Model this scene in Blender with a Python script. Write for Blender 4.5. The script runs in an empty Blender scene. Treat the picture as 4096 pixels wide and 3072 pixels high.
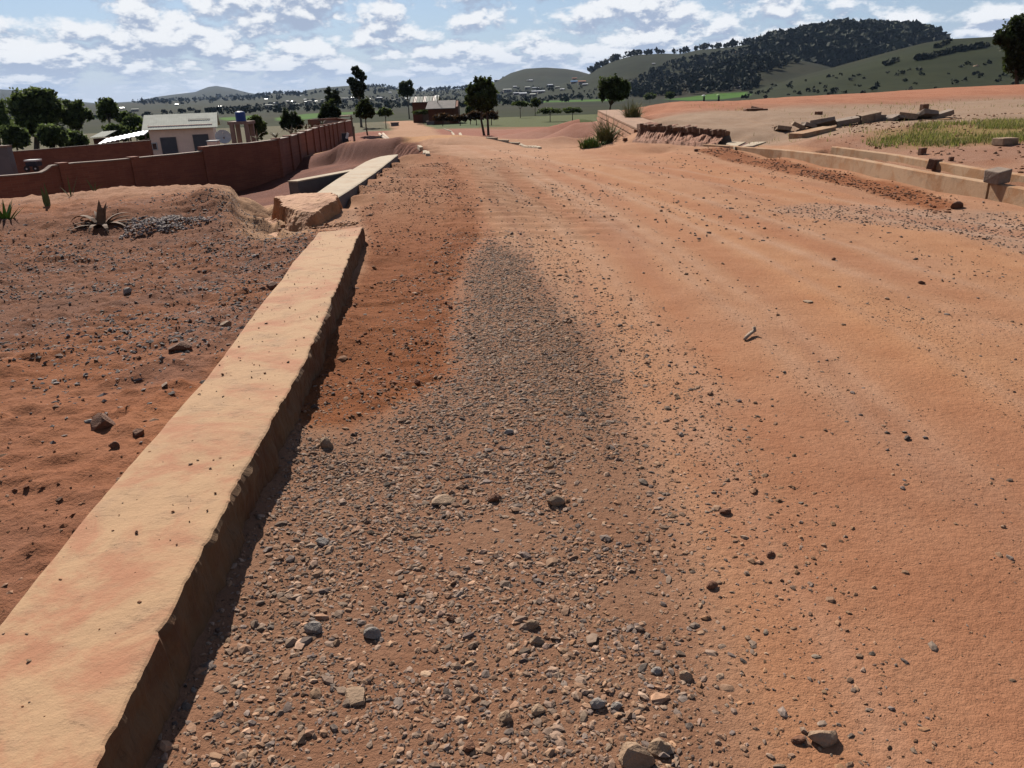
import bpy, math, random
import numpy as np
from mathutils import Vector, Matrix

# ------------------------------------------------------------------ camera, sky, sun
SC = bpy.context.scene
COL = SC.collection
F = 3040.0                      # focal length in pixels of the 4096 wide photograph
PITCH, ROLL, EYE = math.radians(21.1), math.radians(2.0), 1.6
cam_d = bpy.data.cameras.new('camera'); cam = bpy.data.objects.new('camera', cam_d); COL.objects.link(cam)
cam_d.sensor_fit = 'HORIZONTAL'; cam_d.sensor_width = 36.0; cam_d.lens = 36.0 * F / 4096.0
cam_d.clip_start = 0.05; cam_d.clip_end = 30000
_fw = Vector((0, math.cos(PITCH), -math.sin(PITCH))); _up = Vector((0, math.sin(PITCH), math.cos(PITCH))); _rt = Vector((1, 0, 0))
_r = math.cos(ROLL) * _rt - math.sin(ROLL) * _up
_u = math.sin(ROLL) * _rt + math.cos(ROLL) * _up
cam.matrix_world = Matrix(((_r.x, _u.x, -_fw.x, 0), (_r.y, _u.y, -_fw.y, 0), (_r.z, _u.z, -_fw.z, EYE), (0, 0, 0, 1)))
SC.camera = cam

SUN_EL, SUN_AZ = math.radians(39), math.radians(-21)       # azimuth from +Y (the view), negative = left
sun_dir = Vector((math.sin(SUN_AZ) * math.cos(SUN_EL), math.cos(SUN_AZ) * math.cos(SUN_EL), math.sin(SUN_EL)))
sun_d = bpy.data.lights.new('sun', 'SUN'); sun = bpy.data.objects.new('sun', sun_d); COL.objects.link(sun)
sun_d.energy = 5.0; sun_d.angle = math.radians(0.5); sun_d.color = (1.0, 0.94, 0.84)
sun.rotation_euler = sun_dir.to_track_quat('Z', 'Y').to_euler()

SC.view_settings.view_transform = 'Standard'; SC.view_settings.look = 'None'
SC.view_settings.exposure = 0.97; SC.view_settings.gamma = 1.0; SC.view_settings.use_curve_mapping = False
SC.render.engine = 'CYCLES'
SC.cycles.use_denoising = True
SC.cycles.max_bounces = 6; SC.cycles.volume_bounces = 0; SC.cycles.transparent_max_bounces = 8

W = bpy.data.worlds.new('World'); SC.world = W; W.use_nodes = True
W.cycles.sampling_method = 'MANUAL'; W.cycles.sample_map_resolution = 512

def N(nt, t, **kw):
    n = nt.nodes.new(t)
    for k, v in kw.items():
        if k == 'ins':
            for i, val in v.items(): n.inputs[i].default_value = val
        else: setattr(n, k, v)
    return n

def math_n(nt, op, a, b=None, c=None, clamp=False):
    n = nt.nodes.new('ShaderNodeMath'); n.operation = op; n.use_clamp = clamp
    for i, v in enumerate((a, b, c)):
        if v is None: continue
        if isinstance(v, (int, float)): n.inputs[i].default_value = v
        else: nt.links.new(v, n.inputs[i])
    return n.outputs[0]

def mix_c(nt, fac, a, b, blend='MIX'):
    n = nt.nodes.new('ShaderNodeMix'); n.data_type = 'RGBA'; n.blend_type = blend
    for i, v in ((0, fac), (6, a), (7, b)):
        if isinstance(v, (int, float)): n.inputs[i].default_value = v
        elif isinstance(v, tuple): n.inputs[i].default_value = (*v, 1) if len(v) == 3 else v
        else: nt.links.new(v, n.inputs[i])
    return n.outputs[2]

def ramp(nt, v, lo, hi):
    n = nt.nodes.new('ShaderNodeMapRange'); n.interpolation_type = 'SMOOTHSTEP'
    n.inputs[1].default_value = lo; n.inputs[2].default_value = hi
    nt.links.new(v, n.inputs[0]); return n.outputs[0]

def build_world():
    nt = W.node_tree; L = nt.links
    for n in list(nt.nodes): nt.nodes.remove(n)
    out = nt.nodes.new('ShaderNodeOutputWorld'); bg = nt.nodes.new('ShaderNodeBackground')
    sky = nt.nodes.new('ShaderNodeTexSky'); sky.sky_type = 'NISHITA'; sky.sun_disc = False
    sky.sun_elevation = SUN_EL; sky.sun_rotation = SUN_AZ; sky.altitude = 1250; sky.air_density = 1.0; sky.dust_density = 0.6; sky.ozone_density = 1.5
    tc = nt.nodes.new('ShaderNodeTexCoord'); sep = nt.nodes.new('ShaderNodeSeparateXYZ'); L.new(tc.outputs['Generated'], sep.inputs[0])
    x, y, z = sep.outputs
    zc = math_n(nt, 'MAXIMUM', z, 0.0)
    def density(dz, fine=True):
        zz = math_n(nt, 'ADD', zc, dz)
        s = 5.0
        def vec(k, kz, off):
            c = nt.nodes.new('ShaderNodeCombineXYZ'); L.new(math_n(nt, 'MULTIPLY', x, s * k), c.inputs[0]); L.new(math_n(nt, 'MULTIPLY', y, s * k), c.inputs[1])
            L.new(math_n(nt, 'ADD', math_n(nt, 'MULTIPLY', math_n(nt, 'LOGARITHM', math_n(nt, 'ADD', zz, 0.05), 2.718), kz), off), c.inputs[2]); return c.outputs[0]
        v1 = vec(1.0, 1.25, 0.0)
        n1 = N(nt, 'ShaderNodeTexNoise', ins={'Scale': 1.7, 'Detail': 2.0, 'Roughness': 0.5}); L.new(v1, n1.inputs['Vector'])
        vo = N(nt, 'ShaderNodeTexVoronoi', feature='F1', ins={'Scale': 3.5, 'Randomness': 1.0}); 
        wn = N(nt, 'ShaderNodeTexNoise', ins={'Scale': 6.0, 'Detail': 2.0, 'Roughness': 0.6}); L.new(v1, wn.inputs['Vector'])
        wv = nt.nodes.new('ShaderNodeVectorMath'); wv.operation = 'SCALE'; wv.inputs['Scale'].default_value = 0.22; L.new(wn.outputs['Color'], wv.inputs[0])
        av = nt.nodes.new('ShaderNodeVectorMath'); av.operation = 'ADD'; L.new(v1, av.inputs[0]); L.new(wv.outputs[0], av.inputs[1]); L.new(av.outputs[0], vo.inputs['Vector'])
        n3 = N(nt, 'ShaderNodeTexNoise', ins={'Scale': 13.0, 'Detail': 4.0, 'Roughness': 0.62}); L.new(v1, n3.inputs['Vector'])
        puff = math_n(nt, 'SUBTRACT', 0.95, vo.outputs['Distance'])
        return math_n(nt, 'ADD', math_n(nt, 'ADD', math_n(nt, 'MULTIPLY', n1.outputs[0], 0.50), math_n(nt, 'MULTIPLY', puff, 0.26)), math_n(nt, 'MULTIPLY', n3.outputs[0], 0.24))
    d0 = density(0.0); d1 = density(0.010)
    cover = N(nt, 'ShaderNodeMapRange', ins={1: 0.0, 2: 0.5, 3: 0.385, 4: 0.53}); L.new(zc, cover.inputs[0])   # clouds overlap towards the horizon, gaps overhead
    mask = N(nt, 'ShaderNodeMapRange', interpolation_type='SMOOTHSTEP', ins={3: 0.0, 4: 1.0})
    L.new(d0, mask.inputs[0]); L.new(cover.outputs[0], mask.inputs[1]); L.new(math_n(nt, 'ADD', cover.outputs[0], 0.11), mask.inputs[2])
    rim = math_n(nt, 'SUBTRACT', d0, d1)
    lit = ramp(nt, rim, -0.05, 0.05)
    ccol = mix_c(nt, lit, (0.20, 0.24, 0.315), (0.46, 0.47, 0.485))
    skyc = mix_c(nt, 1.0, sky.outputs[0], (0.040, 0.040, 0.042), 'MULTIPLY')
    # thin veil between the cumulus towards the horizon
    veil = N(nt, 'ShaderNodeMapRange', interpolation_type='SMOOTHSTEP', ins={1: 0.0, 2: 0.16, 3: 0.6, 4: 0.1}); L.new(zc, veil.inputs[0])
    skyc = mix_c(nt, veil.outputs[0], skyc, (0.175, 0.235, 0.35))
    col = mix_c(nt, mask.outputs[0], skyc, ccol)
    low = N(nt, 'ShaderNodeMapRange', interpolation_type='SMOOTHSTEP', ins={1: 0.0, 2: 0.055, 3: 0.65, 4: 0.0}); L.new(zc, low.inputs[0])
    col = mix_c(nt, low.outputs[0], col, (0.27, 0.315, 0.39))          # pale air low over the land
    below = ramp(nt, z, -0.05, 0.0)
    col = mix_c(nt, below, (0.04, 0.035, 0.028), col)
    L.new(col, bg.inputs[0]); bg.inputs[1].default_value = 1.0
    L.new(bg.outputs[0], out.inputs[0])
build_world()

# ------------------------------------------------------------------ measuring tools
RNG = np.random.default_rng(7); random.seed(7)
def ray(px, py):
    X = (px - 2048) / F; Y = -(py - 1536) / F
    c, s = math.cos(ROLL), math.sin(ROLL); X, Y = c * X + s * Y, -s * X + c * Y
    cp, sp = math.cos(PITCH), math.sin(PITCH)
    return np.array([X, cp + Y * sp, -sp + Y * cp])
def at(px, py, z=None, y=None):
    d = ray(px, py); t = (z - EYE) / d[2] if z is not None else y / d[1]
    return np.array([0, 0, EYE]) + t * d
def proj(x, y, z):
    z = z - EYE; cp, sp = math.cos(PITCH), math.sin(PITCH)
    fw = np.maximum(y * cp - z * sp, 1e-3); up = y * sp + z * cp
    X, Y = x / fw, up / fw; c, s = math.cos(ROLL), math.sin(ROLL)
    return 2048 + F * (c * X - s * Y), 1536 - F * (s * X + c * Y)
def sst(a, b, v):
    t = np.clip((v - a) / (b - a), 0, 1); return t * t * (3 - 2 * t)
def _hash(i, j, seed):
    h = (i.astype(np.int64) * 374761393 + j.astype(np.int64) * 668265263 + seed * 1442695041) & 0xffffffff
    h = ((h ^ (h >> 13)) * 1274126177) & 0xffffffff
    return ((h ^ (h >> 16)) & 0xffff) / 65535.0
def vnoise(x, y, seed=0):
    xi, yi = np.floor(x), np.floor(y); fx, fy = x - xi, y - yi
    fx, fy = fx * fx * (3 - 2 * fx), fy * fy * (3 - 2 * fy)
    a = _hash(xi, yi, seed); b = _hash(xi + 1, yi, seed); c = _hash(xi, yi + 1, seed); d = _hash(xi + 1, yi + 1, seed)
    return (a + (b - a) * fx) * (1 - fy) + (c + (d - c) * fx) * fy
def fbm(x, y, sc, oct=4, seed=0, rough=0.5):
    x = np.asarray(x, float); y = np.asarray(y, float)
    v = 0; amp = 1; tot = 0
    for o in range(oct):
        v = v + amp * (vnoise(x / sc + 17.3 * o, y / sc - 9.1 * o, seed + o) - 0.5); tot += amp; amp *= rough; sc *= 0.5
    return v / tot * 2          # about -1..1
def sdf(px, py, poly):
    """signed distance to a polygon, negative inside"""
    poly = np.asarray(poly, float); d = np.full(px.shape, 1e9); ins = np.zeros(px.shape, bool); n = len(poly)
    for i in range(n):
        a, b = poly[i], poly[(i + 1) % n]; e = b - a
        wx, wy = px - a[0], py - a[1]
        t = np.clip((wx * e[0] + wy * e[1]) / (e @ e + 1e-12), 0, 1)
        d = np.minimum(d, (wx - e[0] * t) ** 2 + (wy - e[1] * t) ** 2)
        c1 = (a[1] <= py) & (b[1] > py); c2 = (a[1] > py) & (b[1] <= py); cr = e[0] * wy - e[1] * wx
        ins ^= (c1 & (cr > 0)) | (c2 & (cr < 0))
    d = np.sqrt(d); return np.where(ins, -d, d)
def pline(px, py, pts):
    pts = np.asarray(pts, float); d = np.full(px.shape, 1e9)
    for a, b in zip(pts[:-1], pts[1:]):
        e = b - a; wx, wy = px - a[0], py - a[1]; t = np.clip((wx * e[0] + wy * e[1]) / (e @ e), 0, 1)
        d = np.minimum(d, np.hypot(wx - e[0] * t, wy - e[1] * t))
    return d

# ------------------------------------------------------------------ mesh helpers
def tag(o, label=None, cat=None, group=None, kind=None):
    if label: o['label'] = label
    if cat: o['category'] = cat
    if group: o['group'] = group
    if kind: o['kind'] = kind
    return o
def empty(name, loc, label=None, cat=None, group=None):
    o = bpy.data.objects.new(name, None); o.empty_display_size = 0.2; COL.objects.link(o); o.location = loc
    return tag(o, label, cat, group)
def adopt(o, parent):
    """parent while keeping the place the mesh was built at"""
    o.parent = parent
    if parent.type == 'MESH': return o                    # a sub-part: its part already sits in place
    inv = Matrix.Identity(4); p = parent
    off = Vector((0, 0, 0))
    while p is not None:
        off += Vector(p.location); p = p.parent
    o.matrix_parent_inverse = Matrix.Translation(-off)
    return o
def np_mesh(name, V, Q, mat=None, smooth=False, attrs=None):
    """V (n,3), Q (m,3|4) -> object (fast path)"""
    me = bpy.data.meshes.new(name); V = np.ascontiguousarray(V, np.float32); Q = np.ascontiguousarray(Q, np.int32)
    k = Q.shape[1]; me.vertices.add(len(V)); me.vertices.foreach_set('co', V.ravel())
    me.loops.add(Q.size); me.loops.foreach_set('vertex_index', Q.ravel())
    me.polygons.add(len(Q)); me.polygons.foreach_set('loop_start', np.arange(0, Q.size, k, dtype=np.int32)); me.polygons.foreach_set('loop_total', np.full(len(Q), k, np.int32))
    me.polygons.foreach_set('use_smooth', np.full(len(Q), smooth, bool))
    for an, (dom, arr) in (attrs or {}).items():
        arr = np.ascontiguousarray(arr, np.float32)
        if arr.ndim == 1:
            a = me.attributes.new(an, 'FLOAT', dom); a.data.foreach_set('value', arr)
        else:
            if arr.shape[1] == 3: arr = np.c_[arr, np.ones(len(arr), np.float32)]
            a = me.attributes.new(an, 'FLOAT_COLOR', dom); a.data.foreach_set('color', np.ascontiguousarray(arr, np.float32).ravel())
    me.update(); me.validate()
    o = bpy.data.objects.new(name, me); COL.objects.link(o)
    if mat: me.materials.append(mat)
    return o

class MB:
    """collects shapes; build() links them as ONE mesh object"""
    def __init__(s): s.v = []; s.f = []
    def add(s, vs, fs):
        b = len(s.v); s.v += [tuple(map(float, p)) for p in vs]; s.f += [tuple(i + b for i in f) for f in fs]; return s
    def box(s, c, size, rz=0.0, jit=0.0, tilt=None):
        hx, hy, hz = [k / 2 for k in size]
        M = Matrix.Rotation(rz, 3, 'Z')
        if tilt is not None: M = M @ Matrix.Rotation(tilt[0], 3, 'X') @ Matrix.Rotation(tilt[1], 3, 'Y')
        vs = []
        for sx, sy, sz in ((-1,-1,-1),(1,-1,-1),(1,1,-1),(-1,1,-1),(-1,-1,1),(1,-1,1),(1,1,1),(-1,1,1)):
            p = M @ Vector((sx*hx*(1+random.uniform(-jit,jit)), sy*hy*(1+random.uniform(-jit,jit)), sz*hz*(1+random.uniform(-jit,jit))))
            vs.append((c[0]+p.x, c[1]+p.y, c[2]+p.z))
        return s.add(vs, ((0,3,2,1),(4,5,6,7),(0,1,5,4),(1,2,6,5),(2,3,7,6),(3,0,4,7)))
    def hexa(s, b, t):
        return s.add(list(b) + list(t), ((0,3,2,1),(4,5,6,7),(0,1,5,4),(1,2,6,5),(2,3,7,6),(3,0,4,7)))
    def tube(s, path, radii, n=8, cap=True):
        path = [Vector(p) for p in path]; rings = []
        for i, p in enumerate(path):
            d = (path[min(i+1, len(path)-1)] - path[max(i-1, 0)]).normalized()
            a = d.cross(Vector((0.31, 0.95, 0.1))).normalized(); b = d.cross(a)
            r = radii[i] if hasattr(radii, '__len__') else radii
            rings.append([p + (a*math.cos(2*math.pi*k/n) + b*math.sin(2*math.pi*k/n))*r for k in range(n)])
        vs = [q for r in rings for q in r]; fs = []
        for i in range(len(path)-1):
            for k in range(n): fs.append((i*n+k, i*n+(k+1)%n, (i+1)*n+(k+1)%n, (i+1)*n+k))
        if cap: fs += [tuple(range(n))[::-1], tuple((len(path)-1)*n+k for k in range(n))]
        return s.add(vs, fs)
    def build(s, name, mat, parent=None, smooth=False, bevel=0.0):
        me = bpy.data.meshes.new(name); me.from_pydata(s.v, [], s.f); me.update()
        if smooth: me.polygons.foreach_set('use_smooth', [True]*len(me.polygons))
        o = bpy.data.objects.new(name, me); COL.objects.link(o); me.materials.append(mat)
        if bevel:
            m = o.modifiers.new('bevel', 'BEVEL'); m.width = bevel; m.segments = 2; m.limit_method = 'ANGLE'
        if parent is not None: adopt(o, parent)
        return o

# ------------------------------------------------------------------ materials
ALB = 0.56
def sc_(c, k=ALB): return tuple(v * k for v in c)
def new_mat(name):
    m = bpy.data.materials.new(name); m.use_nodes = True; nt = m.node_tree
    b = nt.nodes['Principled BSDF']; b.inputs['Roughness'].default_value = 0.9
    b.inputs['Specular IOR Level'].default_value = 0.25
    return m, nt, b
def pos(nt): return nt.nodes.new('ShaderNodeNewGeometry').outputs['Position']
def noise(nt, vec, scale, detail=4, rough=0.55, dist=0.0):
    n = N(nt, 'ShaderNodeTexNoise', ins={'Scale': scale, 'Detail': detail, 'Roughness': rough, 'Distortion': dist}); nt.links.new(vec, n.inputs['Vector']); return n.outputs[0]
def bump(nt, h, strength, dist, prev=None):
    n = N(nt, 'ShaderNodeBump', ins={'Distance': dist}); nt.links.new(h, n.inputs['Height'])
    if isinstance(strength, (int, float)): n.inputs['Strength'].default_value = strength
    else: nt.links.new(strength, n.inputs['Strength'])
    if prev is not None: nt.links.new(prev, n.inputs['Normal'])
    return n.outputs[0]
def simple(name, col, var=0.25, scale=6.0, rough=0.85, bs=0.3, bd=0.01, col2=None, detail=5, spec=0.25, metal=0.0):
    col = sc_(col); col2 = sc_(col2) if col2 else None
    m, nt, b = new_mat(name); p = pos(nt)
    n = ramp(nt, noise(nt, p, scale, detail), 0.3, 0.7)
    c2 = col2 or tuple(c * (1 - var) for c in col)
    c = mix_c(nt, n, c2, col)
    n2 = noise(nt, p, scale * 9, 3)
    c = mix_c(nt, math_n(nt, 'MULTIPLY', ramp(nt, n2, 0.35, 0.65), 0.35), c, tuple(k * 0.72 for k in col))
    nt.links.new(c, b.inputs['Base Color']); b.inputs['Roughness'].default_value = rough; b.inputs['Specular IOR Level'].default_value = spec; b.inputs['Metallic'].default_value = metal
    if bs: nt.links.new(bump(nt, noise(nt, p, scale * 5, 4), bs, bd), b.inputs['Normal'])
    return m
def attr_mat(name, attr='tint', scale=40.0, bs=0.4, bd=0.004, rough=0.9, spread=0.3, trans=0.0):
    m, nt, b = new_mat(name); p = pos(nt)
    a = N(nt, 'ShaderNodeAttribute', attribute_name=attr)
    n = ramp(nt, noise(nt, p, scale, 4), 0.3, 0.7)
    dark = mix_c(nt, 1.0, a.outputs['Color'], (1 - spread,) * 3, 'MULTIPLY')
    c = mix_c(nt, n, dark, a.outputs['Color'])
    nt.links.new(c, b.inputs['Base Color']); b.inputs['Roughness'].default_value = rough
    if bs: nt.links.new(bump(nt, noise(nt, p, scale * 3, 4), bs, bd), b.inputs['Normal'])
    if trans:
        out = nt.nodes['Material Output']; t = nt.nodes.new('ShaderNodeBsdfTranslucent'); nt.links.new(c, t.inputs[0])
        mx = nt.nodes.new('ShaderNodeMixShader'); mx.inputs[0].default_value = trans
        nt.links.new(b.outputs[0], mx.inputs[1]); nt.links.new(t.outputs[0], mx.inputs[2]); nt.links.new(mx.outputs[0], out.inputs[0])
    return m
def soil_mat():
    m, nt, b = new_mat('laterite soil'); p = pos(nt)
    a = N(nt, 'ShaderNodeAttribute', attribute_name='soil'); rl = N(nt, 'ShaderNodeAttribute', attribute_name='relief')
    n1 = noise(nt, p, 2.2, 6, 0.6); n2 = noise(nt, p, 38, 5, 0.62); n3 = noise(nt, p, 170, 4, 0.6)
    c = mix_c(nt, math_n(nt, 'MULTIPLY', ramp(nt, n1, 0.35, 0.68), 0.5), a.outputs['Color'], mix_c(nt, 1.0, a.outputs['Color'], (0.80, 0.68, 0.60), 'MULTIPLY'))
    k2 = math_n(nt, 'MULTIPLY', ramp(nt, n2, 0.42, 0.70), math_n(nt, 'ADD', 0.18, math_n(nt, 'MULTIPLY', rl.outputs['Fac'], 0.45)))
    c = mix_c(nt, k2, c, mix_c(nt, 1.0, a.outputs['Color'], (0.58, 0.50, 0.47), 'MULTIPLY'))
    k3 = math_n(nt, 'MULTIPLY', ramp(nt, n3, 0.55, 0.72), 0.45)
    c = mix_c(nt, k3, c, mix_c(nt, 1.0, a.outputs['Color'], (1.28, 1.25, 1.25), 'MULTIPLY'))
    nt.links.new(c, b.inputs['Base Color']); b.inputs['Roughness'].default_value = 1.0; b.inputs['Specular IOR Level'].default_value = 0.1
    s1 = math_n(nt, 'ADD', 0.36, math_n(nt, 'MULTIPLY', rl.outputs['Fac'], 0.7))
    nb = bump(nt, n2, s1, 0.02); nb = bump(nt, n3, 0.7, 0.006, nb)
    nt.links.new(nb, b.inputs['Normal']); return m
def land_mat():
    m, nt, b = new_mat('far land'); p = pos(nt)
    a = N(nt, 'ShaderNodeAttribute', attribute_name='soil')
    n1 = noise(nt, p, 0.02, 6, 0.6); n2 = noise(nt, p, 0.12, 5, 0.6)
    c = mix_c(nt, math_n(nt, 'MULTIPLY', ramp(nt, n1, 0.4, 0.62), 0.6), a.outputs['Color'], mix_c(nt, 1.0, a.outputs['Color'], (0.62, 0.72, 0.62), 'MULTIPLY'))
    c = mix_c(nt, math_n(nt, 'MULTIPLY', ramp(nt, n2, 0.5, 0.68), 0.55), c, mix_c(nt, 1.0, a.outputs['Color'], (0.42, 0.48, 0.45), 'MULTIPLY'))
    nt.links.new(c, b.inputs['Base Color']); b.inputs['Roughness'].default_value = 1.0; b.inputs['Specular IOR Level'].default_value = 0.05
    return m
def concrete_mat(name, col, stain, grey, k_stain=0.8, joints=False):
    col, stain, grey = sc_(col), sc_(stain), sc_(grey)
    m, nt, b = new_mat(name); p = pos(nt)
    n1 = ramp(nt, noise(nt, p, 2.3, 7, 0.66, 0.5), 0.44, 0.62); n2 = ramp(nt, noise(nt, p, 5.5, 5, 0.6, 0.5), 0.5, 0.72); n3 = noise(nt, p, 60, 5, 0.65)
    c = mix_c(nt, math_n(nt, 'MULTIPLY', n1, k_stain), col, stain)
    c = mix_c(nt, math_n(nt, 'MULTIPLY', n2, 0.55), c, grey)
    c = mix_c(nt, math_n(nt, 'MULTIPLY', ramp(nt, n3, 0.55, 0.75), 0.4), c, tuple(k * 0.62 for k in col))
    # hairline scratches
    mp = nt.nodes.new('ShaderNodeMapping'); mp.inputs['Scale'].default_value = (2.0, 11.0, 2.0); mp.inputs['Rotation'].default_value = (0, 0, 0.25); nt.links.new(p, mp.inputs[0])
    n4 = noise(nt, mp.outputs[0], 1.6, 6, 0.7, 0.6)
    sc = math_n(nt, 'SUBTRACT', 1.0, ramp(nt, math_n(nt, 'ABSOLUTE', math_n(nt, 'SUBTRACT', n4, 0.5)), 0.0, 0.016), clamp=True)
    sc = math_n(nt, 'MULTIPLY', sc, n2)
    c = mix_c(nt, math_n(nt, 'MULTIPLY', sc, 0.8), c, tuple(k * 0.45 for k in col))
    nt.links.new(c, b.inputs['Base Color']); b.inputs['Roughness'].default_value = 0.92; b.inputs['Specular IOR Level'].default_value = 0.15
    nb = bump(nt, noise(nt, p, 14, 6, 0.6), 0.22, 0.02); nb = bump(nt, n3, 0.5, 0.006, nb); nb = bump(nt, noise(nt, p, 190, 3, .6), .35, .002, nb); nb = bump(nt, math_n(nt, 'MULTIPLY', sc, -1.0), 0.4, 0.006, nb)
    nt.links.new(nb, b.inputs['Normal']); return m
def brick_mat(name, c1, c2, mortar, sc=4.5):
    m, nt, b = new_mat(name); p = pos(nt)
    mp = nt.nodes.new('ShaderNodeMapping'); mp.inputs['Rotation'].default_value = (math.radians(90), 0, 0); nt.links.new(p, mp.inputs[0])
    bt = N(nt, 'ShaderNodeTexBrick', ins={'Scale': sc, 'Mortar Size': 0.02, 'Brick Width': 1.0, 'Row Height': 0.36, 'Bias': 0.0}); nt.links.new(mp.outputs[0], bt.inputs['Vector'])
    bt.inputs['Color1'].default_value = (*c1, 1); bt.inputs['Color2'].default_value = (*c2, 1); bt.inputs['Mortar'].default_value = (*mortar, 1)
    n = ramp(nt, noise(nt, p, 1.4, 6, 0.6), 0.35, 0.7)
    c = mix_c(nt, math_n(nt, 'MULTIPLY', n, 0.5), bt.outputs[0], tuple(k * 0.55 for k in c1))
    nt.links.new(c, b.inputs['Base Color']); nt.links.new(bump(nt, bt.outputs[1], -0.4, 0.01), b.inputs['Normal']); return m

M = {}
M['soil'] = soil_mat(); M['land'] = land_mat()
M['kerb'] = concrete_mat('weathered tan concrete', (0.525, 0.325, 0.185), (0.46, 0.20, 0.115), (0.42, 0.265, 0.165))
M['slab'] = concrete_mat('pale concrete', (0.56, 0.45, 0.33), (0.46, 0.31, 0.19), (0.42, 0.35, 0.28), 0.5)
M['drain'] = concrete_mat('dusty drain concrete', (0.50, 0.315, 0.19), (0.40, 0.19, 0.085), (0.36, 0.25, 0.165))
M['greywall'] = simple('grey block wall', (0.15, 0.13, 0.125), 0.25, 5, bs=0.5, bd=0.02)
M['brick'] = brick_mat('red brick', (0.185, 0.064, 0.036), (0.14, 0.048, 0.028), (0.17, 0.085, 0.052))
M['coping'] = simple('cement coping', (0.30, 0.2, 0.15), 0.25, 6)
M['stone'] = attr_mat('crushed stone', bs=0.5, bd=0.004)
M['kerbface'] = concrete_mat('shade darkened kerb face', (0.20, 0.115, 0.06), (0.15, 0.065, 0.032), (0.17, 0.11, 0.068))  # road-side face of the kerb, its shade painted in as darker concrete
M['rock'] = simple('field stone', (0.46, 0.30, 0.19), 0.35, 18, bs=0.6, bd=0.01)
M['rockgrey'] = simple('grey stone', (0.40, 0.34, 0.295), 0.35, 22, bs=0.6, bd=0.01)
M['rockbrown'] = simple('brown laterite lump', (0.27, 0.12, 0.065), 0.4, 22, bs=0.8, bd=0.012)
M['masonry'] = attr_mat('dressed laterite block', scale=9, bs=0.5, bd=0.02)
M['block'] = simple('broken concrete', (0.36, 0.26, 0.195), 0.35, 8, bs=0.5, bd=0.02)
M['earthcut'] = simple('cut orange earth', (0.56, 0.27, 0.12), 0.3, 5, bs=0.9, bd=0.02, col2=(0.42, 0.17, 0.07))
M['leaf'] = attr_mat('foliage', scale=3, bs=0, spread=0.35, rough=0.7, trans=0.5)
M['farleaf'] = attr_mat('far foliage', scale=.3, bs=0, spread=0.3, rough=1.0)
M['bark'] = simple('bark', (0.10, 0.07, 0.05), 0.4, 9, bs=0.5, bd=0.03)
M['palebark'] = simple('pale bark', (0.26, 0.22, 0.18), 0.4, 9, bs=0.4, bd=0.03)
M['plaster'] = simple('pink plaster', (1.42, 1.02, 0.80), 0.10, 1.5, bs=0.15)
M['plinth'] = simple('grey plinth', (0.22, 0.19, 0.19), 0.25, 4)
M['door'] = simple('grey metal door', (0.14, 0.135, 0.15), 0.2, 3, rough=0.6)
M['tin'] = simple('pale sheet metal', (0.62, 0.62, 0.55), 0.15, 2.5, rough=0.9, bs=0.05, spec=0.03)
M['tinwhite'] = simple('white sheet metal', (0.82, 0.82, 0.84), 0.08, 2.5, rough=0.35, bs=0.05)
M['tinrust'] = simple('rust streaked sheet metal', (0.50, 0.42, 0.36), 0.5, 1.2, rough=0.6, bs=0.05, col2=(0.24, 0.12, 0.08))
M['darkroof'] = simple('weathered grey roof', (0.21, 0.17, 0.16), 0.3, 1.5, bs=0.4, bd=0.05)
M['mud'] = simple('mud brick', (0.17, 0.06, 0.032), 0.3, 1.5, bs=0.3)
M['tank'] = simple('blue plastic', (0.02, 0.07, 0.30), 0.15, 2, rough=0.45, bs=0.0)
M['concpost'] = simple('concrete post', (0.36, 0.24, 0.19), 0.25, 4)
M['wood'] = simple('weathered wood', (0.20, 0.13, 0.09), 0.35, 12, bs=0.4)
M['palewood'] = simple('pale peeled wood', (0.50, 0.36, 0.26), 0.3, 12, bs=0.4)
M['white'] = simple('white paint', (0.75, 0.75, 0.74), 0.1, 3, bs=0.05)
M['black'] = simple('dark recess', (0.03, 0.028, 0.028), 0.2, 3, bs=0)
M['glass'] = simple('dark pane', (0.03, 0.035, 0.04), 0.2, 3, rough=0.2, bs=0, spec=0.5)
M['cloth'] = simple('dark cloth', (0.035, 0.035, 0.05), 0.3, 6, bs=0)
M['skin'] = simple('brown skin', (0.14, 0.075, 0.05), 0.1, 6, bs=0)
M['green cloth'] = simple('pale green cloth', (0.42, 0.55, 0.25), 0.2, 6, bs=0)
M['blueroof'] = simple('blue sheet metal', (0.10, 0.30, 0.62), 0.15, 1, rough=0.5, bs=0)
M['orangeroof'] = simple('orange tile', (0.42, 0.14, 0.05), 0.25, 1, bs=0)
M['farwall'] = simple('far house wall', (0.40, 0.32, 0.27), 0.25, 0.5, bs=0)
M['outcrop'] = simple('grey granite', (0.30, 0.29, 0.30), 0.35, 0.12, bs=0.4, bd=0.3)

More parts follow.
